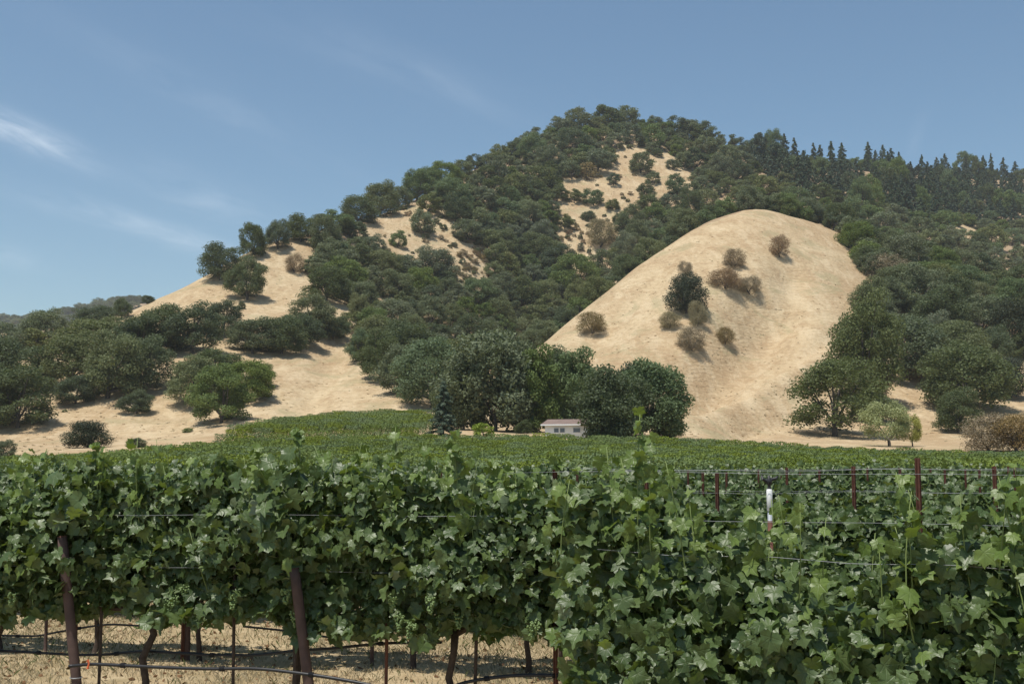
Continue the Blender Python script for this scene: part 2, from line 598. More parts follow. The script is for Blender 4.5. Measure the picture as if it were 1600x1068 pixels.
CLEAR = [[(975, 222), (1040, 236), (1095, 268), (1080, 315), (1015, 312), (960, 352), (905, 360), (868, 335), (876, 280), (950, 250)],
         [(575, 338), (640, 318), (725, 332), (735, 360), (705, 395), (640, 420), (595, 405), (565, 365)],
         [(700, 372), (760, 372), (770, 440), (710, 450)],
         [(880, 330), (950, 350), (1010, 350), (960, 400), (900, 420), (860, 380)],
         [(1480, 348), (1525, 348), (1525, 372), (1480, 372)], [(1550, 372), (1660, 372), (1660, 395), (1560, 395)]]


def inside(poly, x, y):
    x, y = np.asarray(x, float), np.asarray(y, float)
    c = np.zeros(x.shape, bool)
    n = len(poly)
    for k in range(n):
        (x1, y1), (x2, y2) = poly[k], poly[(k + 1) % n]
        if y1 == y2:
            continue
        m = (y1 > y) != (y2 > y)
        c ^= m & (x < (x2 - x1) * (y - y1) / (y2 - y1) + x1)
    return c


# --- ground materials
def mat_hill():
    m, t, o = new_mat('dry_hill_grass')
    g = t.nodes.new('ShaderNodeTexCoord').outputs['Object']
    mp = t.nodes.new('ShaderNodeMapping')
    mp.inputs['Scale'].default_value = (1, 1, 2.2)
    t.links.new(g, mp.inputs[0])
    big = noise(t, .020, 5, .62, mp.outputs[0], .6)
    mid = noise(t, .11, 6, .70, mp.outputs[0], .5)
    fine = noise(t, .9, 5, .75, mp.outputs[0])
    # tall grass leans downhill: blotches drawn out along the slope
    mp2 = t.nodes.new('ShaderNodeMapping')
    mp2.inputs['Rotation'].default_value = (0, 0, .5)
    mp2.inputs['Scale'].default_value = (.30, .09, .12)
    t.links.new(g, mp2.inputs[0])
    stk = noise(t, 1.0, 6, .72, mp2.outputs[0], .3)
    col = mixrgb(t, ramp(t, big, .40, .60), (0.501, 0.388, 0.240), (0.422, 0.304, 0.179))
    col = mixrgb(t, mth(t, 'MULTIPLY', ramp(t, mid, .47, .60), .60), col, (0.359, 0.245, 0.138))
    col = mixrgb(t, mth(t, 'MULTIPLY', ramp(t, stk, .50, .62), .55), col, (0.578, 0.464, 0.305))
    col = mixrgb(t, mth(t, 'MULTIPLY', ramp(t, stk, .47, .36), .50), col, (0.349, 0.245, 0.142))
    col = mixrgb(t, mth(t, 'MULTIPLY', ramp(t, fine, .50, .66), .50), col, (0.584, 0.468, 0.305))
    col = mixrgb(t, mth(t, 'MULTIPLY', ramp(t, fine, .48, .34), .55), col, (0.281, 0.199, 0.118))
    # greenish grey weedy patches
    wd = noise(t, .05, 6, .7, mp.outputs[0], 1.0)
    col = mixrgb(t, mth(t, 'MULTIPLY', ramp(t, wd, .54, .62), .60), col, (0.327, 0.281, 0.162))
    # cattle terraces: fine bands along the contour
    wv = t.nodes.new('ShaderNodeTexWave')
    wv.bands_direction = 'Z'
    wv.inputs['Scale'].default_value = .32
    wv.inputs['Distortion'].default_value = 9
    wv.inputs['Detail'].default_value = 4
    wv.inputs['Detail Scale'].default_value = .35
    t.links.new(g, wv.inputs['Vector'])
    ter = ramp(t, wv.outputs['Fac'], .62, .95)
    msk = ramp(t, noise(t, .035, 3, .5, g), .42, .62)
    col = mixrgb(t, mth(t, 'MULTIPLY', mth(t, 'MULTIPLY', ter, msk), .16), col, (.30, .215, .12))
    at_ = t.nodes.new('ShaderNodeAttribute')
    at_.attribute_name = 'woods'
    wf = ramp(t, mth(t, 'ADD', at_.outputs['Fac'], mth(t, 'MULTIPLY', mth(t, 'SUBTRACT', mid, .5), 1.2)), .35, .9)
    litter = mixrgb(t, ramp(t, fine, .3, .7), (.25, .165, .10), (.38, .28, .18))
    col = mixrgb(t, mth(t, 'MULTIPLY', wf, .8), col, litter)
    b = node(t, 'ShaderNodeBsdfPrincipled', Roughness=1.0)
    b.inputs['Specular IOR Level'].default_value = 0.05
    t.links.new(col, b.inputs['Base Color'])
    bp = node(t, 'ShaderNodeBump', Strength=.7, Distance=1.2)
    t.links.new(mth(t, 'ADD', mth(t, 'MULTIPLY', mid, .8), mth(t, 'ADD', mth(t, 'MULTIPLY', fine, .35), mth(t, 'MULTIPLY', ter, -.04))), bp.inputs['Height'])
    t.links.new(bp.outputs[0], b.inputs['Normal'])
    t.links.new(b.outputs[0], o.inputs[0])
    return m


def mat_field():
    m, t, o = new_mat('mown_vineyard_floor')
    g = t.nodes.new('ShaderNodeTexCoord').outputs['Object']
    big = noise(t, .7, 4, .6, g, .3)
    mid = noise(t, 3.5, 5, .7, g)
    fine = noise(t, 26, 4, .7, g)
    col = mixrgb(t, ramp(t, mid, .35, .65), (.36, .27, .155), (.50, .40, .25))
    col = mixrgb(t, mth(t, 'MULTIPLY', ramp(t, big, .48, .60), .65), col, (.25, .20, .105))
    col = mixrgb(t, mth(t, 'MULTIPLY', ramp(t, fine, .5, .75), .6), col, (.19, .13, .075))
    b = node(t, 'ShaderNodeBsdfPrincipled', Roughness=1.0)
    b.inputs['Specular IOR Level'].default_value = 0.05
    t.links.new(col, b.inputs['Base Color'])
    bp = node(t, 'ShaderNodeBump', Strength=.8, Distance=.05)
    t.links.new(mth(t, 'ADD', mid, mth(t, 'MULTIPLY', fine, .5)), bp.inputs['Height'])
    t.links.new(bp.outputs[0], b.inputs['Normal'])
    t.links.new(b.outputs[0], o.inputs[0])
    return m


M['hill'] = mat_hill()
M['field'] = mat_field()


def grid_mesh(name, r0, r1, mat, woods=False):
    nc = len(tcols)
    V = np.stack([XX[r0:r1 + 1], YY[r0:r1 + 1], Zg[r0:r1 + 1]], -1).reshape(-1, 3)
    I, J = np.meshgrid(np.arange(r1 - r0), np.arange(nc - 1), indexing='ij')
    q = np.stack([I * nc + J, I * nc + J + 1, (I + 1) * nc + J + 1, (I + 1) * nc + J], -1).reshape(-1, 4)
    me = mesh_np(name, V, q, mat, True)
    if woods:
        px, py = proj(V[:, 0], V[:, 1], V[:, 2])
        w = np.zeros(len(V))
        for P in (P_MAIN, P_RIGHT, P_FIR):
            w = np.maximum(w, inside(P, px, py - 10) * 1.0)
        for P in CLEAR[:5]:
            w = np.where(inside(P, px, py), .25, w)
        w = np.where(YY[r0:r1 + 1].ravel() > 1000, 1.0, w)
        a = me.attributes.new('woods', 'FLOAT', 'POINT')
        a.data.foreach_set('value', w.astype(np.float32))
    return me


split = int(np.searchsorted(Yrows, 128))
obj('ground', grid_mesh('ground', 0, split, M['field']), kind='structure')
obj('hills', grid_mesh('hills', split, len(Yrows) - 1, M['hill'], True), kind='structure')
# the land behind the camera
me = mesh_np('ground', [(-9000, -9000, -.02), (9000, -9000, -.02), (9000, .02, -.02), (-9000, .02, -.02)], [(0, 1, 2, 3)], M['field'])
obj('ground', me, kind='structure')

# ------------------------------------------------------------------ tree prototypes (unit width, unit height, base at 0)


def quads_at(P, Nrm, size, rg, aspect=.62, jitter=.9):
    """diamond leaf clumps facing roughly along Nrm"""
    n = len(P)
    nn = Nrm + rg.normal(0, jitter, (n, 3))
    nn /= np.linalg.norm(nn, axis=1)[:, None] + 1e-9
    a = np.cross(nn, rg.normal(0, 1, (n, 3)))
    a /= np.linalg.norm(a, axis=1)[:, None] + 1e-9
    b = np.cross(nn, a)
    s = (size * rg.uniform(.6, 1.35, n))[:, None]
    bend = nn * s * .18
    V = np.stack([P + a * s, P + b * s * aspect - bend, P - a * s, P - b * s * aspect - bend], 1).reshape(-1, 3)
    Q = np.arange(4 * n).reshape(-1, 4)
    return V, Q


def crown_points(rg, blobs, n, shell=(.40, 1.06)):
    """points on the shells of overlapping clumps; outward normals"""
    w = np.array([b[3] ** 2 for b in blobs])
    pick = rg.choice(len(blobs), n, p=w / w.sum())
    B = np.array(blobs)[pick]
    d = rg.normal(0, 1, (n, 3))
    d[:, 2] += .25
    d /= np.linalg.norm(d, axis=1)[:, None]
    r = rg.uniform(*shell, n)[:, None]
    P = B[:, :3] + d * B[:, 3:4] * r * np.array([1, 1, .8])
    return P, d


def oak_proto(name, seed, mat, n, size, flat=1.0, low=.1, gaps=0.0, nblob=20, tall=False, rounder=False, fine=False, asym=1.0):
    rg = np.random.default_rng(seed)
    blobs = []
    ph1, ph2, a1, a2 = rg.uniform(0, 6.28), rg.uniform(0, 6.28), rg.uniform(.05, .3), rg.uniform(.05, .22)
    for k in range(nblob):
        th = k * 2.39996 + rg.normal(0, .5)
        if tall:
            zc = .09 + .78 * (k + rg.uniform(0, 1)) / nblob
            rr = (.40 * (1 - ((zc - .38) / .62) ** 2) if zc > .38 else .36) * rg.uniform(.25, .95)
            rb = rg.uniform(.09, .17)
        else:
            u = (k + rg.uniform(0, 1)) / nblob              # 0 at the skirt, 1 at the top
            zc = low + .13 + (.86 - low - .13) * u ** 1.05
            prof = math.sqrt(max(.03, 1 - max(0.0, (u - .25) / .80) ** 2)) * (.80 + .8 * min(u, .25))
            rr = .36 * prof * rg.uniform(.45, 1.0) ** .6
            rb = rg.uniform(.085, .165) if fine else rg.uniform(.13, .20) * (1.12 if rounder else 1)
        if gaps and rg.random() < gaps:
            continue
        a1, a2 = a1 * (asym if k == 0 else 1), a2 * (asym if k == 0 else 1)
        rr *= 1 + a1 * math.cos(th - ph1) + a2 * math.cos(2 * th - ph2)
        zc *= 1 + .5 * a2 * math.cos(th - ph2)
        blobs.append((rr * math.cos(th), rr * math.sin(th), zc, rb))
    P, d = crown_points(rg, blobs, n)
    keep = P[:, 2] > low * .5 + .01
    V, Q = quads_at(P[keep], d[keep], size, rg)
    lo, hi = np.percentile(V[:, 0], 1), np.percentile(V[:, 0], 99)
    sc = 1.0 / max(hi - lo, .3)
    zt = np.percentile(V[:, 2], 99.5)
    V = V * (sc, sc, 1.0 / zt)
    crown = mesh_np(name + '_crown', V, Q, mat)
    # trunk with limbs up to the clumps
    parts = []
    tw = .030 if not tall else .022
    lean = rg.normal(0, .02, 2)
    fork = low + .14
    parts.append(tube([(0, 0, -.05), (lean[0] * .3, lean[1] * .3, fork * .5), (lean[0], lean[1], fork)], [tw * 1.25, tw, tw * .85], 7))
    for b in sorted(blobs, key=lambda b: -b[3])[:8]:
        e = np.array(b[:3]) * (sc, sc, 1 / zt)
        s = np.array((lean[0], lean[1], fork * rg.uniform(.75, 1.0)))
        mid = s + (e - s) * .5 + rg.normal(0, .025, 3) + (0, 0, .02)
        parts.append(tube([s, mid, e], [tw * .6, tw * .4, tw * .14], 5))
    v, q = join(parts)
    trunk = mesh_np(name + '_trunk', v, q, M['bark'], True)
    # one-piece version for trees too small to show parts
    va, qa = join([(V, Q), (v, q)])
    both = mesh_np(name, va, qa, [mat, M['bark']], False, np.r_[np.zeros(len(Q)), np.ones(len(q))])
    return dict(crown=crown, trunk=trunk, both=both)


def conifer_proto(name, seed, mat, n, size, width=1.0, ragged=.25):
    rg = np.random.default_rng(seed)
    tiers = 15
    Pl, Dl = [], []
    for k in range(tiers):
        f = k / (tiers - 1)
        z = .06 + .90 * f ** .95
        rad = (.5 * (1 - f) ** .85 + .018) * rg.uniform(1 - ragged, 1 + ragged * .4)
        nb = max(4, int(9 * (1 - f) + 4))
        for b in range(nb):
            th = rg.uniform(0, 2 * math.pi)
            m = max(3, int(n / tiers / nb * (1.6 - 1.2 * f)))
            s = np.sqrt(rg.uniform(.02, 1, m))
            L = rad * rg.uniform(.7, 1.08)
            x, y = np.cos(th) * s * L, np.sin(th) * s * L
            zz = z - .06 * s * (1 - f * .6) + rg.normal(0, .010, m)
            sp_ = rg.normal(0, .018, (m, 2))
            Pl.append(np.stack([x + sp_[:, 0], y + sp_[:, 1], zz], 1))
            Dl.append(np.tile((np.cos(th) * .3, np.sin(th) * .3, .8), (m, 1)))
    P, D = np.concatenate(Pl), np.concatenate(Dl)
    V, Q = quads_at(P, D, size, rg, .5, .5)
    crown = mesh_np(name + '_crown', V, Q, mat)
    v, q = tube([(0, 0, -.03), (0, 0, .5), (0, 0, .985)], [.03, .018, .003], 6)
    trunk = mesh_np(name + '_trunk', v, q, M['bark'], True)
    va, qa = join([(V, Q), (v, q)])
    both = mesh_np(name, va, qa, [mat, M['bark']], False, np.r_[np.zeros(len(Q)), np.ones(len(q))])
    return dict(crown=crown, trunk=trunk, both=both)


PROTO = {}
for mk in ('oak', 'dark', 'grey', 'green'):
    PROTO[mk] = [oak_proto('oak', 100 + 7 * k + len(mk) * 31, M[mk], 5200, .0225, low=(.0, .05, .12, .02, .1, .0)[k], gaps=(0, .12, .3, .05, .35, .15)[k], nblob=30 + 5 * k, fine=True) for k in range(6)]
    PROTO[mk + '_big'] = [oak_proto('oak', 300 + 7 * k + len(mk) * 37, M[mk], 17000, .0135, low=(.0, .06, .02)[k], nblob=42 + 7 * k, fine=True) for k in range(3)]
for mk in ('dry', 'olive'):
    PROTO[mk] = [oak_proto('dry_tree', 500 + 5 * k + len(mk), M[mk], 1700, .030, low=.0, nblob=18, gaps=.12) for k in range(3)]
    PROTO[mk + '_big'] = [oak_proto('dry_tree', 550 + 5 * k + len(mk), M[mk], 10000, .0135, low=.0, nblob=34, rounder=True, asym=.4) for k in range(2)]
PROTO['light_big'] = [oak_proto('willow', 601, M['light'], 9000, .0135, low=.10, nblob=34, fine=True)]
PROTO['spread_big'] = [oak_proto('valley_oak', 611 + k, M['dark'], 13000, .0125, low=.05, nblob=66, gaps=.32, fine=True) for k in range(2)]
PROTO['tall_big'] = [oak_proto('tall_tree', 621 + k, M[mk], 18000, .0155, low=.0, nblob=46, tall=True, fine=True) for k, mk in enumerate(('oak', 'green', 'dark', 'green'))]
for k_, mk in ((2, 'green'), (3, 'dark')):
    PROTO['tall_big'].append(oak_proto('tall_tree', 625 + k_, M[mk], 18000, .0155, low=.0, nblob=46, tall=True, fine=True))
PROTO['round_big'] = [oak_proto('round_tree', 631, M['evergreen'], 16000, .0145, low=.0, nblob=40, rounder=True, asym=.3)]
PROTO['conifer'] = [conifer_proto('fir', 700 + k, M['conifer'], 2200, .040) for k in range(4)]
PROTO['conifer_big'] = [conifer_proto('fir', 720 + k, M['conifer'], 5200, .030, ragged=.45) for k in range(2)]
PROTO['spruce_big'] = [conifer_proto('spruce', 730, M['spruce'], 16000, .022)]
PROTO['ragged_big'] = [oak_proto('ragged_fir', 735 + k, M['conifer'], 7000, .026, low=.0, nblob=34, tall=True, gaps=.2) for k in range(2)]
PROTO['bush_yellow'] = [oak_proto('bush', 741, M['yellow'], 1800, .036, low=.0, nblob=14)]
PROTO['bush_red'] = [oak_proto('hedge', 742, M['red'], 2200, .030, low=.0, nblob=16)]

tree_count = 0


def tree(kind, name, label, cat, base, w, h, group=None, parts=True, rot=None, variant=None):
    global tree_count
    tree_count += 1
    ps = PROTO[kind]
    p = ps[(variant if variant is not None else tree_count) % len(ps)]
    rz = random.uniform(0, 6.28) if rot is None else rot
    if parts:
        t = thing(name, label, cat, base, group, rz)
        t.scale = (w, w, h)
        obj('crown', p['crown'], t)
        obj('trunk', p['trunk'], t)
    else:
        t = obj(name, p['both'], None, base, label=label, category=cat)
        if group:
            t['group'] = group
        t.rotation_euler = (0, 0, rz)
        t.scale = (w, w, h)
    return t


def place(px, py, wpx, hpx, Y=None):
    """world base, width and height of a tree whose base shows at (px, py)"""
    if Y is None:
        p = None
        k = 0
        while p is None and k < 12:
            p = hit(px, py + 4 * k)
            k += 1
        if p is None:
            return None
    else:
        p = at(px, py, Y)
        p[2] = gz(p[0], p[1])[0]
    m = math.hypot(p[1], p[2]) / F
    return p - (0, 0, .25), wpx * m, hpx * m


# ---- trees one can single out: (px, base py, width px, height px, kind, name, label, category, Y or None)
SINGLE = [
    # golden knoll
    (1073, 489, 62, 62, 'round_big', 'evergreen_oak', 'dense dark evergreen oak standing alone on the golden knoll', 'oak tree', None),
    (1071, 430, 23, 24, 'dry_big', 'dry_tree', 'small brown dry tree directly above the dark evergreen oak on the knoll', 'dry tree', None),
    (1148, 417, 33, 31, 'dry_big', 'dry_tree', 'round brown dry tree above the pair of touching brown trees', 'dry tree', None),
    (1218, 401, 31, 36, 'dry_big', 'dry_tree', 'rounded brown dry tree highest and rightmost on the golden knoll', 'dry tree', None),
    (1133, 450, 48, 34, 'dry_big', 'dry_tree', 'wide brown dry tree, left one of the touching pair on the knoll', 'dry tree', None),
    (1171, 459, 38, 30, 'dry_big', 'dry_tree', 'brown dry tree, right one of the touching pair on the knoll', 'dry tree', None),
    (1089, 510, 30, 42, 'olive_big', 'dry_tree', 'upright olive-brown tree touching the dark evergreen oak from below', 'dry tree', None),
    (1046, 513, 33, 28, 'olive_big', 'dry_tree', 'small olive-brown tree left below the dark evergreen oak on the knoll', 'dry tree', None),
    (1081, 547, 42, 40, 'dry_big', 'dry_tree', 'lowest brown dry tree in the hollow of the golden knoll', 'dry tree', None),
    (1133, 537, 30, 28, 'olive_big', 'dry_tree', 'thin sparse tree right of the lowest brown tree on the knoll', 'dry tree', None),
    (924, 521, 46, 36, 'olive_big', 'dry_tree', 'lone olive-brown tree on the left flank of the golden knoll', 'dry tree', None),
    # right foot of the knoll
    (1304, 681, 145, 122, 'spread_big', 'valley_oak', 'wide spreading dark oak with open limbs at the foot of the knoll', 'oak tree', None),
    (1354, 630, 112, 172, 'dark_big', 'oak', 'tall dark oak rising right behind the wide spreading oak', 'oak tree', None),
    (1415, 592, 110, 100, 'dark_big', 'oak', 'broad dark oak right of the tall oak above the brown bush', 'oak tree', None),
    (1358, 628, 60, 60, 'dry_big', 'dry_shrub', 'brown dry shrub below the tall dark oak, left of the golden gap', 'shrub', None),
    (1364, 660, 66, 55, 'dark_big', 'oak', 'low dark oak between the spreading oak and the pale green tree', 'oak tree', None),
    (1390, 697, 82, 72, 'light_big', 'willow_tree', 'pale green round-headed tree at the edge of the vineyard', 'tree', None),
    (1426, 697, 36, 52, 'light_big', 'willow_sapling', 'thin pale sapling beside the pale green round-headed tree', 'tree', None),
    (1440, 596, 52, 46, 'dry_big', 'dry_shrub', 'grey-brown dry bush in the golden gap under the oaks', 'shrub', None),
    (1510, 640, 120, 108, 'dark_big', 'oak', 'big dark oak right of the golden gap above the brown thicket', 'oak tree', None),
    (1497, 675, 70, 70, 'dark_big', 'oak', 'lower dark oak hugging the slope beside the brown thicket', 'oak tree', None),
    (1578, 622, 62, 65, 'round_big', 'oak', 'rounded dark oak at the right edge above a golden patch', 'oak tree', None),
    (1583, 555, 70, 90, 'round_big', 'evergreen_oak', 'very dark dense oak at the right edge of the slope', 'oak tree', None),
    (1500, 590, 120, 90, 'oak_big', 'oak', 'wide grey-green oak above the golden gap on the right slope', 'oak tree', None),
    (1545, 705, 80, 62, 'dry_big', 'dry_thicket', 'tall grey-brown dry thicket at the right end of the vineyard edge', 'shrub', None),
    (1590, 706, 80, 62, 'olive_big', 'dry_thicket', 'olive-brown thicket cut by the right edge of the photo', 'shrub', None),
    (1640, 706, 90, 60, 'dry_big', 'dry_thicket', 'dry thicket just past the right edge of the photo', 'shrub', None),
    # left hill
    (386, 468, 70, 66, 'dark_big', 'oak', 'dark oak standing in front of the golden left ridge', 'oak tree', None),
    (344, 437, 62, 58, 'dark_big', 'oak', 'dark oak at the left end of the skyline group on the left ridge', 'oak tree', None),
    (394, 402, 42, 56, 'dark_big', 'oak', 'upright oak on the skyline of the left ridge, second from the left', 'oak tree', None),
    (434, 389, 46, 48, 'dark_big', 'oak', 'rounded oak on the skyline of the left ridge, third from the left', 'oak tree', None),
    (470, 378, 48, 44, 'dark_big', 'oak', 'oak on the skyline where the left ridge meets the wooded mountain', 'oak tree', None),
    (503, 396, 56, 62, 'oak_big', 'oak', 'grey-green oak with a visible trunk at the top of the golden left slope', 'oak tree', None),
    (460, 426, 28, 32, 'dry_big', 'dry_tree', 'small brown dry tree alone on the golden left ridge', 'dry tree', None),
    (378, 482, 11, 13, 'dark', 'small_bush', 'tiny dark bush on the golden slope below the lone oak', 'bush', None),
    (510, 470, 68, 58, 'dark_big', 'oak', 'dark oak at the lower edge of the upper golden slope', 'oak tree', None),
    (490, 523, 78, 66, 'grey_big', 'oak', 'pale grey-green oak at the right end of the tree band on the left hill', 'oak tree', None),
    (520, 530, 46, 42, 'dark_big', 'oak', 'small dark oak right of the pale grey-green oak', 'oak tree', None),
    (440, 552, 70, 62, 'dark_big', 'oak', 'dark oak in the middle of the tree band across the left hill', 'oak tree', None),
    (395, 552, 76, 58, 'oak_big', 'oak', 'grey-green oak in the tree band, left of the middle dark oak', 'oak tree', None),
    (470, 538, 60, 50, 'dark_big', 'oak', 'dark oak in the tree band next to the pale grey-green oak', 'oak tree', None),
    (350, 525, 62, 56, 'dark_big', 'oak', 'dark oak at the top right of the upper left tree cluster', 'oak tree', None),
    (302, 552, 92, 80, 'dark_big', 'oak', 'large dark oak in the upper left tree cluster', 'oak tree', None),
    (250, 548, 84, 74, 'dark_big', 'oak', 'dark oak at the left side of the upper left tree cluster', 'oak tree', None),
    (345, 660, 92, 90, 'green_big', 'oak', 'lowest green oak of the left cluster, touching the golden meadow', 'oak tree', None),
    (300, 632, 88, 76, 'oak_big', 'oak', 'grey-green oak left of the lowest one in the middle left cluster', 'oak tree', None),
    (388, 628, 78, 66, 'green_big', 'oak', 'green oak at the right edge of the middle left cluster', 'oak tree', None),
    (340, 606, 92, 60, 'dark_big', 'oak', 'dark oak at the top of the middle left cluster', 'oak tree', None),
    (405, 605, 44, 40, 'green_big', 'oak', 'small green oak at the upper right tip of the middle left cluster', 'oak tree', None),
    (112, 600, 96, 84, 'oak_big', 'oak', 'big grey-green oak at the left side of the rounded left grove', 'oak tree', None),
    (168, 622, 108, 106, 'oak_big', 'oak', 'big grey-green oak at the front of the rounded left grove', 'oak tree', None),
    (222, 612, 92, 88, 'dark_big', 'oak', 'dark oak at the right side of the rounded left grove', 'oak tree', None),
    (150, 565, 120, 72, 'oak_big', 'oak', 'broad oak at the crown of the rounded left grove', 'oak tree', None),
    (215, 562, 84, 70, 'dark_big', 'oak', 'dark oak at the upper right of the rounded left grove', 'oak tree', None),
    (213, 646, 54, 38, 'dark_big', 'low_oak', 'low dark bushy oak below the rounded left grove', 'oak tree', None),
    (118, 630, 60, 45, 'dark_big', 'low_oak', 'low dark oak at the left foot of the rounded left grove', 'oak tree', None),
    (28, 668, 110, 96, 'dark_big', 'oak', 'dark oak at the left edge above the golden meadow', 'oak tree', None),
    (-30, 668, 110, 110, 'dark_big', 'oak', 'dark oak half cut off by the left edge of the photo', 'oak tree', None),
    (20, 615, 100, 86, 'dark_big', 'oak', 'dark oak above the lowest one at the left edge', 'oak tree', None),
    (0, 562, 90, 60, 'oak_big', 'oak', 'grey-green oak high at the left edge of the photo', 'oak tree', None),
    (190, 498, 32, 34, 'dark_big', 'oak', 'dark oak beside the left tip of the golden ridge', 'oak tree', None),
    (150, 515, 60, 40, 'dark_big', 'oak', 'dark oak left below the tip of the golden ridge', 'oak tree', None),
    (232, 474, 22, 14, 'dark_big', 'oak', 'small oak peeking over the golden ridge line on the left', 'oak tree', None),
    (136, 699, 68, 44, 'round_big', 'round_bush', 'large round dark bush in the golden meadow at the left', 'bush', None),
    (214, 699, 26, 18, 'dark_big', 'small_bush', 'small dark bush right of the large round bush by the vineyard', 'bush', None),
    (6, 716, 36, 32, 'grey_big', 'small_bush', 'grey-green bush at the left edge next to the vineyard', 'bush', None),
    (293, 675, 15, 9, 'green', 'small_bush', 'tiny green bush in the golden meadow below the left cluster', 'bush', None),
    (101, 643, 7, 6, 'green', 'small_bush', 'tiny speck of a green bush left of the rounded grove', 'bush', None),
    # around the house
    (693, 680, 62, 90, 'spruce_big', 'spruce_tree', 'conical dark spruce at the left of the house trees', 'spruce', 150),
    (725, 678, 70, 105, 'tall_big', 'broadleaf_tree', 'leafy tree between the spruce and the tall tree by the house', 'tree', 164),
    (775, 679, 135, 158, 'tall_big', 'broadleaf_tree', 'tallest broad tree left of the white house', 'tree', 162),
    (838, 676, 84, 134, 'tall_big', 'broadleaf_tree', 'green tree rising directly behind the white house', 'tree', 164),
    (875, 676, 74, 132, 'tall_big', 'broadleaf_tree', 'dark round-topped tree behind the white house', 'tree', 172),
    (944, 680, 104, 124, 'tall_big', 'broadleaf_tree', 'dark tree hanging over the right half of the white house', 'tree', 143.5),
    (1022, 680, 90, 122, 'tall_big', 'broadleaf_tree', 'bright topped tree at the right end of the house trees', 'tree', 150),
    (985, 680, 80, 112, 'tall_big', 'broadleaf_tree', 'dark tree between the house tree and the right end tree', 'tree', 156),
    (808, 677, 80, 140, 'tall_big', 'broadleaf_tree', 'green tree filling the gap right of the tallest tree', 'tree', 166),
    (898, 676, 92, 130, 'tall_big', 'broadleaf_tree', 'mid-green tree behind the house roof, left of the overhanging tree', 'tree', 168),
    (1046, 680, 44, 66, 'tall_big', 'broadleaf_tree', 'small leafy tree at the right tip of the house trees', 'tree', 152),
    (702, 677, 60, 70, 'tall_big', 'broadleaf_tree', 'low leafy tree right behind the spruce', 'tree', 168),
    (756, 681, 36, 28, 'bush_yellow', 'yellow_bush', 'yellow-green bush under the tallest tree by the house', 'bush', 146),
    (1058, 683, 46, 12, 'bush_red', 'red_hedge', 'low red-leaved hedge right of the house trees', 'hedge', 142),
    (1089, 684, 20, 16, 'dry', 'small_bush', 'small round brown bush beside the low red hedge', 'bush', 142),
    (1072, 680, 20, 14, 'dark', 'small_bush', 'small dark bush behind the low red hedge', 'bush', 148),
    (818, 679, 26, 24, 'dark_big', 'small_bush', 'dark shrub at the left corner of the white house', 'bush', 156),
    # skyline firs
    (1186, 266, 34, 58, 'ragged_big', 'fir_tree', 'large dark ragged fir standing out on the skyline', 'fir tree', None),
    (1212, 270, 30, 48, 'ragged_big', 'fir_tree', 'second skyline fir right beside the large ragged one', 'fir tree', None),
    (1259, 280, 14, 48, 'conifer_big', 'fir_tree', 'slim pointed fir on the skyline right of the ragged pair', 'fir tree', None),
    (1550, 285, 18, 48, 'conifer_big', 'fir_tree', 'tall fir poking above the ridge near the right edge', 'fir tree', None),
    (1472, 285, 16, 40, 'conifer_big', 'fir_tree', 'fir poking above the middle of the right ridge', 'fir tree', None),
]
VAR = {'filling': 3, 'mid-green': 1, 'small leafy': 3, 'low leafy': 0, 'tallest': 0, 'leafy': 0, 'directly behind': 1, 'bright topped': 4, 'hanging over': 2, 'overhanging': 1, 'dark round-topped': 2, 'dark tree between': 2}
occupied = []
for (px, py, wpx, hpx, kind, name, label, cat, Y) in SINGLE:
    r = place(px, py, wpx, hpx, Y)
    if r is None:
        continue
    v = None
    for k, vv in VAR.items():
        if kind == 'tall_big' and k in label:
            v = vv
    tree(kind, name, label, cat, r[0], r[1], r[2], parts=hpx > 20, variant=v, rot=(px * 37.7 + py * 13.1) % 6.283)
    occupied.append((px, py - hpx / 2, wpx))

# ---- woodland: laid out by crown spacing over the slopes
woods = []


def scatter(poly, tries, wm, hm, kinds, weights, spacing, region, clear=True, sparse=None):
    x0, x1 = min(p[0] for p in poly), max(p[0] for p in poly)
    y0, y1 = min(p[1] for p in poly), max(p[1] for p in poly)
    px, py = rng.uniform(x0, x1, tries), rng.uniform(y0, y1, tries)
    ok = inside(poly, px, py)
    inclear = np.zeros(tries, bool)
    for P in CLEAR:
        inclear |= inside(P, px, py)
    for k in np.nonzero(ok)[0]:
        a, b = px[k], py[k]
        sp_k = spacing
        small = 1.0
        if inclear[k] and clear:
            if rng.random() < .45:
                continue
            sp_k, small = spacing * 2.2, .82
        p = None
        for dy in (0, 6, 12, 18, 24, 30):
            p = hit(a, b + dy)
            if p is not None:
                break
        if p is None:
            continue
        m = math.hypot(p[1], p[2]) / F
        w = rng.uniform(*wm) * small
        h = w * rng.uniform(*hm)
        q = hit(a, b + .42 * h / m)
        if q is not None and abs(q[1] - p[1]) < 60:
            p = q
        wp = w / m
        X, Yp = proj(p[0], p[1], p[2])
        cyp = Yp - .5 * h / m
        if any((X - o[0]) ** 2 + ((cyp - o[1]) * 1.25) ** 2 < (sp_k * .5 * (wp + o[2])) ** 2 for o in occupied):
            continue
        occupied.append((X, cyp, wp))
        kd = rng.choice(len(kinds), p=weights)
        kk = kinds[kd]
        if kk == 'dry':
            w, h = w * .62, h * .62
        if inclear[k] and rng.random() < .3:
            kk = ('dry', 'grey', 'olive')[rng.integers(3)]
        woods.append((wp * h / m, p - (0, 0, .4), w, h, kk, region, X, cyp, h / m))


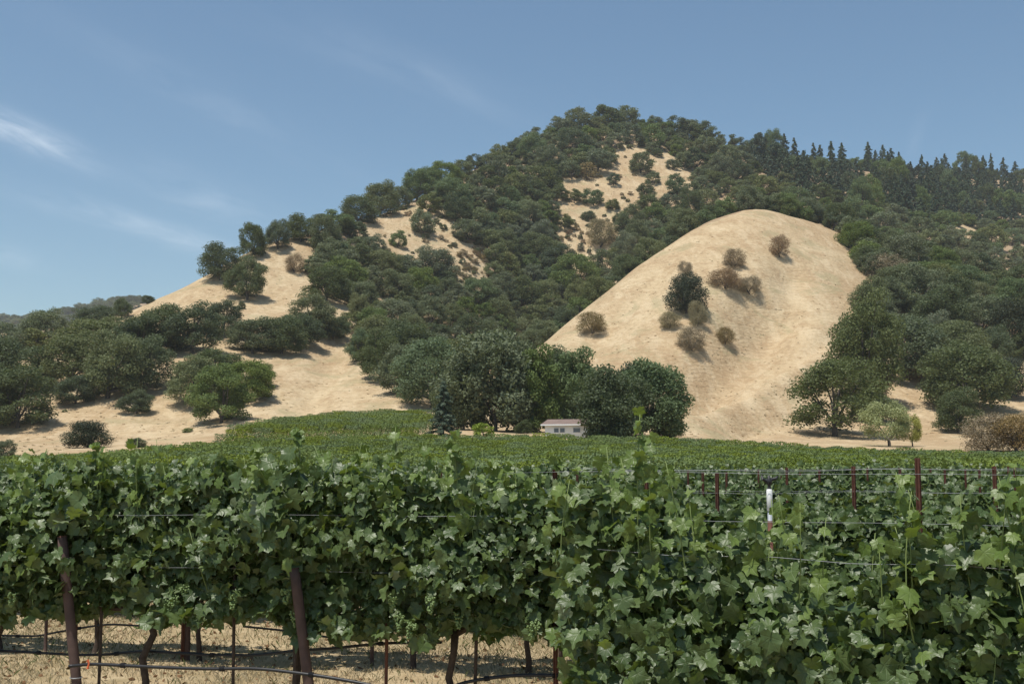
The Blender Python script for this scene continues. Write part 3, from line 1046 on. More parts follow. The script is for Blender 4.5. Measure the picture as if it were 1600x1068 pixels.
def skyline(x0, x1, step, ybeg, yend, mk):
    """trees standing on the ridge line itself"""
    for fx in np.arange(x0, x1, step):
        fx += rng.uniform(-.3, .3) * step
        fy = next((y for y in range(ybeg, yend, 2) if hit(fx, y) is not None), None)
        if fy is None:
            continue
        p = hit(fx, fy + 2)
        m = math.hypot(p[1], p[2]) / F
        w, hh, kd, reg = mk(fx)
        if any(abs(fx - o[0]) < .35 * (w / m + o[2]) * .5 and abs(fy - .45 * hh / m - o[1]) < .25 * hh / m for o in occupied):
            continue
        occupied.append((fx, fy - .4 * hh / m, w / m))
        woods.append((w * hh / m / m, p - (0, 0, .5), w, hh, kd, reg, fx, fy - .5 * hh / m, hh / m))


def ridge_mix(fx):
    if rng.random() < (.5 if fx < 1400 else .2):
        w = rng.uniform(7.5, 12.5)
        return w, w * rng.uniform(.75, 1.0), ('green', 'oak', 'dark')[rng.integers(3)], 'fir'
    return rng.uniform(8, 14), rng.uniform(7, 12.5) * rng.choice([.6, .8, 1.0, 1.0, 1.15, 1.55]), 'conifer', 'fir'


def ridge_oak(fx):
    w = rng.uniform(8, 15)
    return w, w * rng.uniform(.75, 1.05), ('oak', 'dark', 'grey', 'green')[rng.integers(4)], 'main'


for fx in np.arange(838, 1300, 12.0):                        # oaks standing just behind the rim of the knoll
    tt = (fx - 800) / F
    Yc_ = float(np.interp(tt, c6[:, 0], c6[:, 1])) + rng.uniform(7, 18)
    X_ = tt * Yc_
    p = np.array((X_, Yc_, gz(X_, Yc_)[0]))
    m = Yc_ / F
    w = rng.uniform(6.5, 11)
    hh = w * rng.uniform(.75, 1.0)
    X, Yp = proj(*p)
    occupied.append((float(X), float(Yp) - .5 * hh / m, w / m))
    woods.append((w * hh / m / m, p - (0, 0, .5), w, hh, ('oak', 'dark', 'green', 'dry')[rng.choice(4, p=[.42, .32, .23, .03])], 'main', float(X), float(Yp) - .5 * hh / m, hh / m))
EDGE = np.array([(1262, 343), (1300, 358), (1322, 380), (1340, 402), (1352, 428), (1392, 452), (1380, 476), (1358, 500), (1345, 535)], float)
for f_ in np.linspace(0, len(EDGE) - 1, 22):
    i_ = min(int(f_), len(EDGE) - 2)
    ex, ey = EDGE[i_] + (EDGE[i_ + 1] - EDGE[i_]) * (f_ - i_)
    p = hit(ex + rng.uniform(8, 22), ey + rng.uniform(-3, 5))
    m = math.hypot(p[1], p[2]) / F
    w = rng.uniform(7.5, 12)
    hh = w * rng.uniform(.7, .95)
    X, Yp = proj(*p)
    occupied.append((float(X), float(Yp) - .5 * hh / m, w / m))
    woods.append((w * hh / m / m, p - (0, 0, .5), w, hh, ('oak', 'dark', 'green', 'dry')[rng.choice(4, p=[.42, .32, .23, .03])], 'right', float(X), float(Yp) - .5 * hh / m, hh / m))
skyline(1196, 1640, 7.0, 225, 330, ridge_mix)
skyline(560, 1196, 15.0, 170, 360, ridge_oak)
scatter(P_FIR, 1500, (9.0, 13.0), (1.1, 1.7), ['conifer', 'green', 'dark'], [.8, .12, .08], .40, 'fir', False)
scatter(P_RIGHT, 5200, (7.5, 16.5), (.72, 1.1), ['oak', 'dark', 'grey', 'green', 'dry', 'conifer'], [.35, .19, .21, .2, .02, .03], .52, 'right')
scatter(P_MAIN, 9000, (6.5, 15.5), (.72, 1.1), ['oak', 'dark', 'grey', 'green', 'dry'], [.43, .18, .23, .15, .01], .52, 'main')
P_EDGE = [(825, 548), (900, 478), (1000, 392), (1100, 335), (1175, 310), (1180, 300), (1090, 318), (985, 380), (890, 462), (810, 535)]
P_LOW = [(560, 560), (600, 600), (650, 625), (700, 625), (690, 560), (600, 520)]
P_FARL = [(-60, 505), (60, 500), (150, 492), (190, 500), (140, 530), (-60, 545)]
scatter(P_FARL, 160, (8.0, 12.0), (.7, .9), ['oak', 'dark'], [.5, .5], .5, 'left')
print('woodland trees', len(woods))

ORDW = ('first second third fourth fifth sixth seventh eighth ninth tenth eleventh twelfth thirteenth fourteenth fifteenth sixteenth seventeenth '
        'eighteenth nineteenth twentieth').split()
LOOK = {'oak': 'grey-green oak', 'dark': 'dark green oak', 'grey': 'pale grey oak', 'green': 'fresh green oak', 'dry': 'brown dry tree', 'olive': 'olive dry tree',
        'conifer': 'dark fir'}


def area_of(kk, region, X, Yc):
    if kk == 'conifer':
        seg_ = 'left end' if X < 1300 else ('left half' if X < 1400 else ('right half' if X < 1500 else 'right end'))
        return ('on the %s of the ridge skyline' if Yc < 275 else ('just below the %s of the ridge' if Yc < 305 else 'low under the %s of the ridge')) % seg_
    if region == 'left':
        return 'behind the left grove under the hazy ridge'
    if region in ('right', 'fir'):
        if Yc < 350:
            return 'below the firs behind the golden knoll' if X < 1420 else 'below the firs towards the right edge'
        if Yc < 430:
            return 'beside the upper right edge of the golden knoll' if X < 1420 else 'high on the slope at the right edge'
        return 'beside the lower right edge of the golden knoll' if X < 1440 else 'low on the slope at the right edge'
    if Yc < 262:
        return 'on the left shoulder of the summit' if X < 840 else ('around the very summit' if X < 1000 else 'on the skyline right of the summit')
    if Yc < 350:
        return ('on the left skyline of the mountain' if X < 700 else 'high on the middle of the mountain' if X < 860 else
                'around the high golden clearing below the summit' if X < 1060 else 'just behind the top of the golden knoll')
    if Yc < 440:
        return 'above the golden left slope' if X < 640 else ('across the middle of the mountain' if X < 780 else 'left of the high golden clearing, mid-slope' if X < 900 else
                                                             'along the upper left rim of the golden knoll')
    return 'at the edge of the golden left slope' if X < 640 else ('in the valley wood above the spruce' if X < 745 else 'along the lower left rim of the golden knoll')


woods.sort(key=lambda a: -a[0])
n_oak = 0
rest, indiv = [], []
for wd in woods:
    (area, p, w, h, kk, region, X, Yc, hp) = wd
    if not -12 < X < 1612:
        rest.append((p, w, h, kk))
        continue
    if kk not in ('conifer', 'dry', 'olive'):
        if n_oak >= 250:
            rest.append((p, w, h, kk))
            continue
        n_oak += 1
    indiv.append(wd)
cells = {}
for wd in indiv:
    cells.setdefault((wd[4], area_of(wd[4], wd[5], wd[6], wd[7])), []).append(wd)
for (kk, ar), lst in cells.items():
    lst.sort(key=lambda a: a[6])
    for i, (area, p, w, h, _, region, X, Yc, hp) in enumerate(lst):
        look = LOOK[kk]
        if len(lst) == 1:
            lab = 'only %s %s' % (look, ar)
        elif i == len(lst) - 1:
            lab = 'rightmost %s %s' % (look, ar)
        elif i < 20:
            lab = '%s %s from left %s' % (ORDW[i], look, ar)
        else:
            lab = '%s %s from right %s' % (ORDW[min(len(lst) - 1 - i, 19)], look, ar)
        nm = {'conifer': 'fir_tree', 'dry': 'dry_tree', 'olive': 'dry_tree'}.get(kk, 'oak')
        cat = {'fir_tree': 'fir tree', 'dry_tree': 'dry tree', 'oak': 'oak tree'}[nm]
        grp = {'fir_tree': 'firs of the right ridge', 'dry_tree': 'dry trees in the woods', 'oak': 'oaks of the wooded slopes'}[nm]
        big = kk + '_big' if (hp > 42 and kk + '_big' in PROTO) else kk
        tree(big, nm, lab, cat, p, w, h, grp, parts=hp > 34)


def gn_stuff(name, protos, pts, rotz, scl, idx, **props):
    """one object that scatters the prototype meshes over its points"""
    me = bpy.data.meshes.new(name)
    n = len(pts)
    me.vertices.add(n)
    me.vertices.foreach_set('co', np.asarray(pts, np.float32).ravel())
    a = me.attributes.new('rz', 'FLOAT_VECTOR', 'POINT')
    rv = np.zeros((n, 3), np.float32)
    rv[:, 2] = rotz
    a.data.foreach_set('vector', rv.ravel())
    a = me.attributes.new('scl', 'FLOAT_VECTOR', 'POINT')
    a.data.foreach_set('vector', np.asarray(scl, np.float32).ravel())
    a = me.attributes.new('idx', 'INT', 'POINT')
    a.data.foreach_set('value', np.asarray(idx, np.int32))
    coll = bpy.data.collections.new(name + '_shapes')
    for k, pm in enumerate(protos):
        coll.objects.link(bpy.data.objects.new('shape_%03d' % k, pm))
    ng = bpy.data.node_groups.new(name, 'GeometryNodeTree')
    ng.interface.new_socket('Geometry', in_out='INPUT', socket_type='NodeSocketGeometry')
    ng.interface.new_socket('Geometry', in_out='OUTPUT', socket_type='NodeSocketGeometry')
    gi, go = ng.nodes.new('NodeGroupInput'), ng.nodes.new('NodeGroupOutput')
    iop = ng.nodes.new('GeometryNodeInstanceOnPoints')
    ci = ng.nodes.new('GeometryNodeCollectionInfo')
    ci.inputs['Collection'].default_value = coll
    ci.inputs['Separate Children'].default_value = True
    ci.inputs['Reset Children'].default_value = True

    def attr(nm, typ):
        x = ng.nodes.new('GeometryNodeInputNamedAttribute')
        x.data_type = typ
        x.inputs['Name'].default_value = nm
        return x.outputs['Attribute']
    e2r = ng.nodes.new('FunctionNodeEulerToRotation')
    ng.links.new(attr('rz', 'FLOAT_VECTOR'), e2r.inputs[0])
    ng.links.new(gi.outputs[0], iop.inputs['Points'])
    ng.links.new(ci.outputs[0], iop.inputs['Instance'])
    iop.inputs['Pick Instance'].default_value = True
    ng.links.new(attr('idx', 'INT'), iop.inputs['Instance Index'])
    ng.links.new(e2r.outputs[0], iop.inputs['Rotation'])
    ng.links.new(attr('scl', 'FLOAT_VECTOR'), iop.inputs['Scale'])
    ng.links.new(iop.outputs[0], go.inputs[0])
    o = obj(name, me, **props)
    md = o.modifiers.new('scatter', 'NODES')
    md.node_group = ng
    return o


def scatter_trees(name, lst, **props):
    kinds = sorted(set(k for (_, _, _, k) in lst))
    protos, base = [], {}
    for k in kinds:
        base[k] = (len(protos), len(PROTO[k]))
        protos += [p['both'] for p in PROTO[k]]
    pts = [p for (p, w, h, k) in lst]
    scl = [(w, w, h) for (p, w, h, k) in lst]
    idx = [base[k][0] + int(rng.integers(base[k][1])) for (p, w, h, k) in lst]
    gn_stuff(name, protos, pts, rng.uniform(0, 6.28, len(lst)), scl, idx, **props)


if rest:
    scatter_trees('woodland', rest, kind='stuff', label='far oak woodland filling the wooded slopes', category='woodland')
# the hazy wooded ridge far behind on the left
far = []
for k in range(520):
    px, py = rng.uniform(-150, 330), rng.uniform(478, 540)
    p = hit(px, py)
    if p is not None and p[1] > 900:
        w = rng.uniform(11, 18)
        far.append((p - (0, 0, 1), w, w * rng.uniform(.7, 1.0), ('oak', 'dark', 'grey')[rng.integers(3)]))
for k in range(160):
    px = rng.uniform(-150, 330)
    p = None
    for py in range(468, 510, 3):
        p = hit(px, py)
        if p is not None:
            break
    if p is not None and p[1] > 900:
        w = rng.uniform(11, 18)
        far.append((p - (0, 0, 1), w, w * rng.uniform(.7, 1.0), ('oak', 'dark')[rng.integers(2)]))
if far:
    scatter_trees('distant_woodland', far, kind='stuff', label='hazy woodland on the distant ridge at the left', category='woodland')
# dry scrub between the thin trees
scrub = []
for P, n in ((CLEAR[0], 60), (CLEAR[1], 55), (CLEAR[2], 60), (CLEAR[3], 90), ([(680, 360), (900, 330), (920, 470), (720, 470)], 110)):
    xs, ys = [p[0] for p in P], [p[1] for p in P]
    for k in range(n):
        a, b = rng.uniform(min(xs), max(xs)), rng.uniform(min(ys), max(ys))
        if inside(P, a, b) and (p := hit(a, b)) is not None:
            w = rng.uniform(1.3, 3.4)
            scrub.append((p - (0, 0, .2), w, w * rng.uniform(.5, .85), ('dry', 'olive', 'grey')[rng.choice(3, p=[.45, .3, .25])]))
scatter_trees('dry_scrub', scrub, kind='stuff', label='dry brown scrub between the thin trees on the mountain', category='scrub')

# ---- dry grass tufts standing proud of the golden slopes
def tuft(seed, n=16):
    rg = np.random.default_rng(seed)
    P = rg.normal(0, .22, (n, 3)) * (1, 1, 0) + (0, 0, .1)
    V, Q = [], []
    for k in range(n):
        a_ = rg.uniform(0, 6.28)
        w_ = .10
        d = np.array((math.cos(a_), math.sin(a_), 0)) * w_
        tip = P[k] + rg.normal(0, .25, 3) * (1, 1, 0) + (0, 0, rg.uniform(.25, .7))
        b_ = len(V)
        V += [P[k] - d - (0, 0, .25), P[k] + d - (0, 0, .25), tip + d * .3, tip - d * .3]
        Q.append((b_, b_ + 1, b_ + 2, b_ + 3))
    return mesh_np('tuft', V, Q, M['tuft'])


M['tuft'] = mat_foliage('dry_tuft', (.30, .23, .13), (.48, .38, .24), .3, .9, spec=.05)
TUFT = [tuft(k) for k in range(4)]
G_ZONES = [([(830, 555), (1000, 405), (1180, 322), (1290, 350), (1360, 440), (1310, 520), (1290, 600), (1390, 560), (1480, 690), (1060, 690), (1060, 600), (940, 570)], 1100),
           ([(195, 497), (330, 435), (480, 372), (510, 400), (480, 470), (360, 500), (220, 500)], 300),
           ([(390, 610), (520, 525), (560, 575), (670, 640), (660, 660), (400, 670), (0, 715), (0, 690), (80, 640), (60, 570), (130, 640), (300, 660)], 900),
           (CLEAR[0], 700), (CLEAR[1], 600)]
tp_pts = []
for poly, n in G_ZONES:
    xs, ys = [p[0] for p in poly], [p[1] for p in poly]
    px_, py_ = rng.uniform(min(xs), max(xs), n * 2), rng.uniform(min(ys), max(ys), n * 2)
    dens = fbm(px_ / 24, py_ / 13, 4)
    for k in np.nonzero(inside(poly, px_, py_) & (dens > rng.uniform(-.5, .25, n * 2)))[0][:n]:
        p = hit(px_[k], py_[k])
        if p is not None:
            tp_pts.append(p)
nT = len(tp_pts)
sz_ = rng.uniform(.12, .40, nT)
gn_stuff('dry_tufts', TUFT, tp_pts, rng.uniform(0, 6.28, nT), np.stack([sz_ * 1.6, sz_ * 1.6, sz_ * .55], 1), rng.integers(0, 4, nT), kind='stuff',
         label='dry grass tufts all over the golden slopes', category='grass')

# ------------------------------------------------------------------ house
hx = at(895, 679, 146.5)
hz = gz(hx[0], hx[1])[0]
house = thing('house', 'white single-storey house with brownish roof among tall trees', 'house', (hx[0] - .6, hx[1], hz - .1), None, R(-17))
L, D, Hw = 9.5, 6.0, 2.35
v, q = box(0, D / 2, Hw / 2, L, D, Hw)
house.location.x += 1.6
house.location.z -= .45
obj('wall', mesh_np('wall', v, q, M['white_wall']), house)
# low gable roof with overhang and thickness
e, rise, th = .45, .75, .14
rp = []
for s in (-1, 1):
    y0, y1 = D / 2 + s * (D / 2 + e), D / 2
    z0, z1 = Hw - .02, Hw + rise
    x0, x1 = -L / 2 - e, L / 2 + e
    vv = np.array([(x0, y0, z0), (x1, y0, z0), (x1, y1, z1), (x0, y1, z1), (x0, y0, z0 + th), (x1, y0, z0 + th), (x1, y1, z1 + th), (x0, y1, z1 + th)])
    qq = np.array([(0, 1, 2, 3), (4, 7, 6, 5), (0, 4, 5, 1), (1, 5, 6, 2), (3, 2, 6, 7), (0, 3, 7, 4)])
    rp.append((vv, qq))
v, q = join(rp)
roof = obj('roof', mesh_np('roof', v, q, M['roof']), house)
v, q = box(0, -e - .02, Hw + .05, L + 2 * e, .03, .18)
obj('fascia', mesh_np('fascia', v, q, M['trim']), roof)
v, q = tube([(2.2, 2.0, Hw + .4), (2.2, 2.0, Hw + 1.6)], .09, 8)
obj('vent_pipe', mesh_np('vent_pipe', v, q, M['grey_pipe']), roof)
gv = np.array([(-L / 2 + .003, 0, Hw), (-L / 2 + .003, D, Hw), (-L / 2 + .003, D / 2, Hw + rise - .03), (-L / 2 + .003, D / 2, Hw + rise - .03)])
v, q = join([(gv, np.array([(0, 1, 2, 3)])), (gv * (-1, 1, 1), np.array([(0, 3, 2, 1)]))])
obj('gable', mesh_np('gable', v, q, M['white_wall']), house)
for (wx, ww, wh) in ((-3.2, .62, .55), (-2.4, .62, .55), (-.5, .9, .55), (1.6, 1.0, .7)):
    v, q = join([box(wx, -.03, 1.72 - wh / 2 - .04, ww + .16, .07, .08), box(wx, -.03, 1.72 + wh / 2 + .04, ww + .16, .07, .08),
                 box(wx - ww / 2 - .04, -.03, 1.72, .08, .07, wh), box(wx + ww / 2 + .04, -.03, 1.72, .08, .07, wh)])
    w = obj('window', mesh_np('window', v, q, M['trim']), house)
    v, q = box(wx, -.012, 1.72, ww, .02, wh)
    obj('pane', mesh_np('pane', v, q, M['glass']), w)
v, q = box(3.4, -.02, 1.05, .95, .05, 2.1)
dr = obj('door', mesh_np('door', v, q, M['trim']), house)
v, q = tube([(3.05, -.05, 1.0), (3.05, -.1, 1.0)], .035, 8)
obj('handle', mesh_np('handle', v, q, M['black']), dr)

# ------------------------------------------------------------------ vineyard
A = math.atan(.25)
E = np.array((math.cos(A), -math.sin(A), 0.0))          # along the rows, towards the right
NR = np.array((-math.sin(A), -math.cos(A), 0.0))        # across the rows, towards the camera
UP = np.array((0, 0, 1.0))
ROW_Y = [5.7, 8.5] + [8.5 + 2.8 * k for k in range(1, 60)]


def row_pt(k, px, py, off=0.0):
    """point of row k's vertical plane seen at (px, py), moved off towards the camera"""
    o = np.array((0, ROW_Y[k], 0)) + NR * off
    d = ray(px, py)
    c = np.array((0, 0, HC))
    s = np.dot(o - c, NR) / np.dot(d, NR)
    return c + d * s


def row_s(k, px):
    p = row_pt(k, px, 720)
    return float(np.dot(p - np.array((0, ROW_Y[k], 0)), E))


def row_xyz(k, s, z=0.0, off=0.0):
    p = np.array((0, ROW_Y[k], 0)) + E * s + NR * off
    p[2] = gz(p[0], p[1])[0] + z
    return p


# grape leaf outline (five lobes), petiole at the origin, tip along +y
def leaf_mesh(name, seed, mat, low=False):
    rg = np.random.default_rng(seed)
    pol = [(180, .0), (166, .22), (150, .38), (136, .47), (124, .46), (114, .57), (104, .60), (97, .68), (88, .61), (78, .565), (70, .62), (63, .64), (56, .74), (48, .84),
           (42, .70), (35, .67), (27, .615), (21, .67), (14, .72), (8, .82), (0, .95)]
    jit = rg.uniform(.9, 1.1, 3)
    half = [(r * math.sin(R(a)) * .86 * jit[0], r * math.cos(R(a)) * (jit[1] if a < 60 else 1)) for a, r in pol]
    if low:
        half = [(.0, .0), (.2, -.25), (.5, .1), (.48, .45), (.0, .95)]
    pts = [(x + (rg.normal(0, .014) if 0 < i < len(half) - 1 else 0), y + rg.normal(0, .014)) for i, (x, y) in enumerate(half)]
    left = [(-x + rg.normal(0, .02), y + rg.normal(0, .02)) for x, y in pts[1:-1]][::-1]
    outl = np.array(pts + left)
    n = len(outl)
    fold, cup, wav = rg.uniform(.1, .5), rg.uniform(-.7, .5), rg.uniform(.03, .08)
    droop = rg.uniform(.1, .75)

    def lift(p):
        x, y = p[:, 0], p[:, 1]
        return fold * np.abs(x) * .8 + cup * x * x - droop * np.maximum(y, 0) ** 2 * .55 + wav * np.sin(9 * y + 5 * x + seed)
    mid = np.array([(0.0, .2), (0.0, .55)])
    P2 = np.concatenate([outl, mid])
    z = lift(P2)
    V = np.stack([P2[:, 0], P2[:, 1], z], 1)
    T = []
    tipi = len(half) - 1
    mids = [n, n + 1]
    for i in range(n):
        j = (i + 1) % n
        ym = (outl[i][1] + outl[j][1]) / 2
        T.append((i, j, mids[0] if ym < .38 else mids[1]))
    # close the seam between the two hub points
    sw = [i for i in range(n) if (outl[i][1] + outl[(i + 1) % n][1]) / 2 < .38]
    bi = [i for i in range(n) if i not in sw]
    T.append((bi[0], mids[1], mids[0]))
    T.append(((bi[-1] + 1) % n, mids[0], mids[1]))
    uv = np.stack([P2[:, 0] * .9 + .5, P2[:, 1] * .9 * .55 + .5], 1)
    uv[:, 1] = P2[:, 1] * .5 + .5
    uv[:, 0] = P2[:, 0] * .5 + .5
    return V, np.array(T), uv


LEAFV = [leaf_mesh('leaf', 40 + k, None) for k in range(7)]
LEAF_LOW = [leaf_mesh('leaf', 60 + k, None, True) for k in range(4)]
LEAF_ME = [mesh_np('leaf', v, t, M['leaf'], True, None, uv) for v, t, uv in LEAFV]
LEAF_YOUNG_SUNLIT_ME = [mesh_np('leaf', v, t, M['leaf_young_sunlit'], True, None, uv) for v, t, uv in LEAFV[:4]]


def leaf_frames(P, out, rg, size, droop=.75):
    """rotation matrices: leaf normal out-and-up, tip hanging down"""
    n = len(P)
    nrm = out * rg.uniform(.3, 1.2, (n, 1)) + UP * rg.uniform(-.15, 1.15, (n, 1)) + rg.normal(0, .45, (n, 3))
    nrm /= np.linalg.norm(nrm, axis=1)[:, None]
    tip = -UP * droop + out * .35 + rg.normal(0, .45, (n, 3))
    tip -= nrm * np.sum(tip * nrm, 1)[:, None]
    tip /= np.linalg.norm(tip, axis=1)[:, None] + 1e-9
    side = np.cross(tip, nrm)
    return np.stack([side, tip, nrm], 2) * size[:, None, None]      # columns


def mass_mesh(name, P, Fm, lib, mat, rg):
    Vs, Ts, Us, off = [], [], [], 0
    pick = rg.integers(len(lib), size=len(P))
    for k, (v, t, uv) in enumerate(lib):
        sel = np.nonzero(pick == k)[0]
        if not len(sel):
            continue
        vv = np.einsum('nij,vj->nvi', Fm[sel], v) + P[sel][:, None, :]
        nv = len(v)
        Vs.append(vv.reshape(-1, 3))
        Ts.append((t[None] + (np.arange(len(sel)) * nv)[:, None, None] + off).reshape(-1, 3))
        Us.append(np.tile(uv, (len(sel), 1)))
        off += nv * len(sel)
    return mesh_np(name, np.concatenate(Vs), np.concatenate(Ts), mat, True, None, np.concatenate(Us))


def hedge_half(s, z, seed, zb, zt):
    f = (z - zb) / max(zt - zb, .1)
    T = .27 + .46 * fbm(np.asarray(s) * 1.9 + seed, np.asarray(z) * 2.3 + seed * 3, 3)
    return np.clip(T * (.75 + .5 * np.sin(np.clip(f, 0, 1) * math.pi) - .25 * f), .06, .6)


def cluster_mesh(seed):
    rg = np.random.default_rng(seed)
    ico = []
    # small rounded berries: octahedra split once
    base = np.array([(1, 0, 0), (-1, 0, 0), (0, 1, 0), (0, -1, 0), (0, 0, 1), (0, 0, -1)], float)
    tri = [(0, 2, 4), (2, 1, 4), (1, 3, 4), (3, 0, 4), (2, 0, 5), (1, 2, 5), (3, 1, 5), (0, 3, 5)]
    V, T, cache = list(base), [], {}

    def midp(a, b):
        k = (min(a, b), max(a, b))
        if k not in cache:
            m = V[a] + V[b]
            cache[k] = len(V)
            V.append(m / np.linalg.norm(m))
        return cache[k]
    for a, b, c in tri:
        ab, bc, ca = midp(a, b), midp(b, c), midp(c, a)
        T += [(a, ab, ca), (b, bc, ab), (c, ca, bc), (ab, bc, ca)]
    V, T = np.array(V), np.array(T)
    parts = []
    for k in range(60):
        f = rg.uniform(0, 1)
        rad = .042 * (1 - f * .75) * math.sqrt(rg.uniform(.3, 1))
        th = rg.uniform(0, 6.28)
        c = np.array((rad * math.cos(th), rad * math.sin(th), -.12 * f))
        parts.append((V * rg.uniform(.0075, .010) + c, T))
    return mesh_np('grape_cluster', *join(parts), M['grape'], True)


CLUSTER = [cluster_mesh(80 + k) for k in range(3)]


def vine_wood(rg, ztrunk, half):
    """gnarled trunk with two cordon arms, local to the vine base"""
    wob = rg.normal(0, .022, (6, 2))
    zs = np.linspace(-.05, ztrunk, 6)
    pts = [np.array((0, 0, z)) + E * w[0] + NR * w[1] for z, w in zip(zs, wob)]
    rad = np.array([.036, .032, .028, .030, .028, .034]) * rg.uniform(.85, 1.15)
    trunk = tube(pts, rad, 8)
    arms = []
    for sgn in (-1, 1):
        p0 = pts[-1] - UP * .03
        ap = [p0, p0 + E * sgn * .12 + UP * .06, p0 + E * sgn * half * .5 + UP * rg.uniform(.04, .09), p0 + E * sgn * half + UP * rg.uniform(.03, .09)]
        arms.append(tube(ap, [.028, .024, .019, .012], 7))
    return trunk, arms


VINE_NAMES = 'grapevine'


def shoot_path(p0, p1, rg, bow=.06):
    n = 7
    f = np.linspace(0, 1, n)[:, None]
    side = rg.normal(0, bow, 3) * (1, 1, .2)
    return p0 + (p1 - p0) * f + np.sin(f * math.pi) * side


def near_vine(k, px, label, zt, zb, long_shoots, n_leaf=300, n_mass=900, half=.62, seed=0, clusters=3, lsize=1.0, bulges=()):
    rg = np.random.default_rng(900 + seed)
    s0 = row_s(k, px)
    base = row_xyz(k, s0)
    t = thing('grapevine', label, 'grapevine', tuple(base), 'grapevines of the nearest rows')
    trunk, arms = vine_wood(rg, zb - .02, half * .95)
    obj('trunk', mesh_np('trunk', *trunk, M['vine_bark'], True), t)
    for a in arms:
        obj('cordon_arm', mesh_np('cordon_arm', *a, M['vine_bark'], True), t)

    def loc(s, z, off):
        return E * (np.asarray(s)[:, None]) + UP * np.asarray(z)[:, None] + NR * np.asarray(off)[:, None]

    def top(s):
        return zt + .34 * fbm((s + s0) * 2.6, np.full_like(s, k * 7.7), 3) * 1.5

    def bot(s):
        return zb - .05 + .24 * fbm((s + s0) * 3.1 + 40, np.full_like(s, k * 3.3), 3)
    # canes
    canes = []
    for j in range(9):
        s = -half + (j + .5) * 2 * half / 9 + rg.normal(0, .03)
        a = E * s + UP * (zb + .05)
        b = E * (s + rg.normal(0, .12)) + UP * (zt + rg.uniform(-.35, -.05)) + NR * rg.normal(0, .12)
        canes.append(tube(shoot_path(a, b, rg), np.linspace(.005, .002, 7), 5))
    # leaf positions: front shell as single leaves
    Pl, Sz, Yg = [], [], []
    n_sh = 0
    shoot_t = []
    long_shoots = list(long_shoots)
    for j in range(9):
        q_ = row_xyz(k, s0 + rg.uniform(-half, half), zt + abs(rg.normal(0, .13)) + .06, rg.normal(0, .08))
        a_, b_ = proj(*q_)
        long_shoots.append((float(a_), float(b_), rg.normal(.05, .08), 9))
    for (spx, spy, off, nl) in long_shoots:
        tip = row_pt(k, spx, spy - 15, off) - base
        bs = float(np.dot(tip, E)) + rg.normal(0, .06)
        root = E * bs + UP * (zt - .45) + NR * off * .6
        path = shoot_path(root, tip, rg, .05)
        shoot_t.append(tube(path, np.linspace(.005, .002, 7), 5))
        for q_ in range(nl):
            f = (q_ + .5) / nl
            x = f * 6
            i0 = min(int(x), 5)
            p = path[i0] + (path[i0 + 1] - path[i0]) * (x - i0)
            Pl.append(p + rg.normal(0, .06 * (1.15 - .8 * f), 3))
            Sz.append(.098 * (1.1 - .45 * f) * rg.uniform(.75, 1.25))
            Yg.append(f > .35 + rg.normal(0, .2))  # lighter towards the shoot tip: young growth plus sunlight put into the colour
            n_sh += 1
    for (bx_, by_, bw, bh, boff, nl) in bulges:
        c = row_pt(k, bx_, by_, boff) - base
        for q_ in range(nl):
            Pl.append(c + E * rg.normal(0, bw) + UP * rg.normal(0, bh) + NR * rg.normal(0, .07))
            Sz.append(.115 * rg.uniform(.8, 1.25))
            Yg.append(rg.random() < .08)
            n_sh += 1
    n1 = n_leaf - n_sh
    s = rg.uniform(-half - .06, half + .06, n1)
    zz0, zz1 = bot(s), top(s)
    z = zz0 + (zz1 - zz0) * rg.beta(1.05, 1.05, n1)
    T = hedge_half(s + s0, z, k * 5.1, zb, zt)
    off = T * rg.uniform(.45, 1.12, n1)
    P = np.concatenate([np.array(Pl).reshape(-1, 3), loc(s, z, off)])
    f = (z - zz0) / (zz1 - zz0)
    sz = np.concatenate([np.array(Sz), .084 * rg.uniform(.55, 1.4, n1) * (1.08 - .34 * f)]) * lsize
    young_sunlit = np.concatenate([np.array(Yg, bool), (rg.random(n1) < .05 + .36 * f ** 3)])  # lighter leaves towards the top: young growth and painted sunlight together
    Fm = leaf_frames(P, np.tile(NR, (len(P), 1)), rg, sz)
    for i in range(len(P)):
        lib = LEAF_YOUNG_SUNLIT_ME if young_sunlit[i] else LEAF_ME
        o = bpy.data.objects.new('leaf', lib[rg.integers(len(lib))])
        C.objects.link(o)
        o.parent = t
        m = Matrix.Identity(4)
        for r_ in range(3):
            for c_ in range(3):
                m[r_][c_] = Fm[i, r_, c_]
            m[r_][3] = P[i, r_]
        o.matrix_local = m
    # the leaves further in and at the back
    s = rg.uniform(-half - .08, half + .08, n_mass)
    zz0, zz1 = bot(s), top(s)
    z = zz0 + (zz1 - zz0) * rg.uniform(0, 1, n_mass)
    T = hedge_half(s + s0, z, k * 5.1, zb, zt)
    off = T * rg.uniform(-1.1, .95, n_mass)
    P = loc(s, z, off)
    outv = NR[None] * np.where(off > -.05, 1, -1)[:, None]
    Fm = leaf_frames(P, outv, rg, .080 * rg.uniform(.55, 1.4, n_mass) * lsize)
    obj('foliage', mass_mesh('foliage', P, Fm, LEAFV[:4], M['leaf_mass'], rg), t, kind='stuff')
    obj('cane', mesh_np('cane', *join(canes), M['cane'], True), t)
    for sv in shoot_t:
        obj('shoot', mesh_np('shoot', *sv, M['cane'], True), t)
    for j in range(clusters):
        g = obj('grape_cluster', CLUSTER[j % 3], t)
        sc_ = rg.uniform(-half * .8, half * .8)
        zc = zb + rg.uniform(.05, .28)
        g.location = E * sc_ + UP * zc + NR * (float(hedge_half(np.array([sc_ + s0]), np.array([zc]), k * 5.1, zb, zt)[0]) * 1.05 + .02)
        g.rotation_euler = (rg.normal(0, .15), rg.normal(0, .15), rg.uniform(0, 6))
    return t


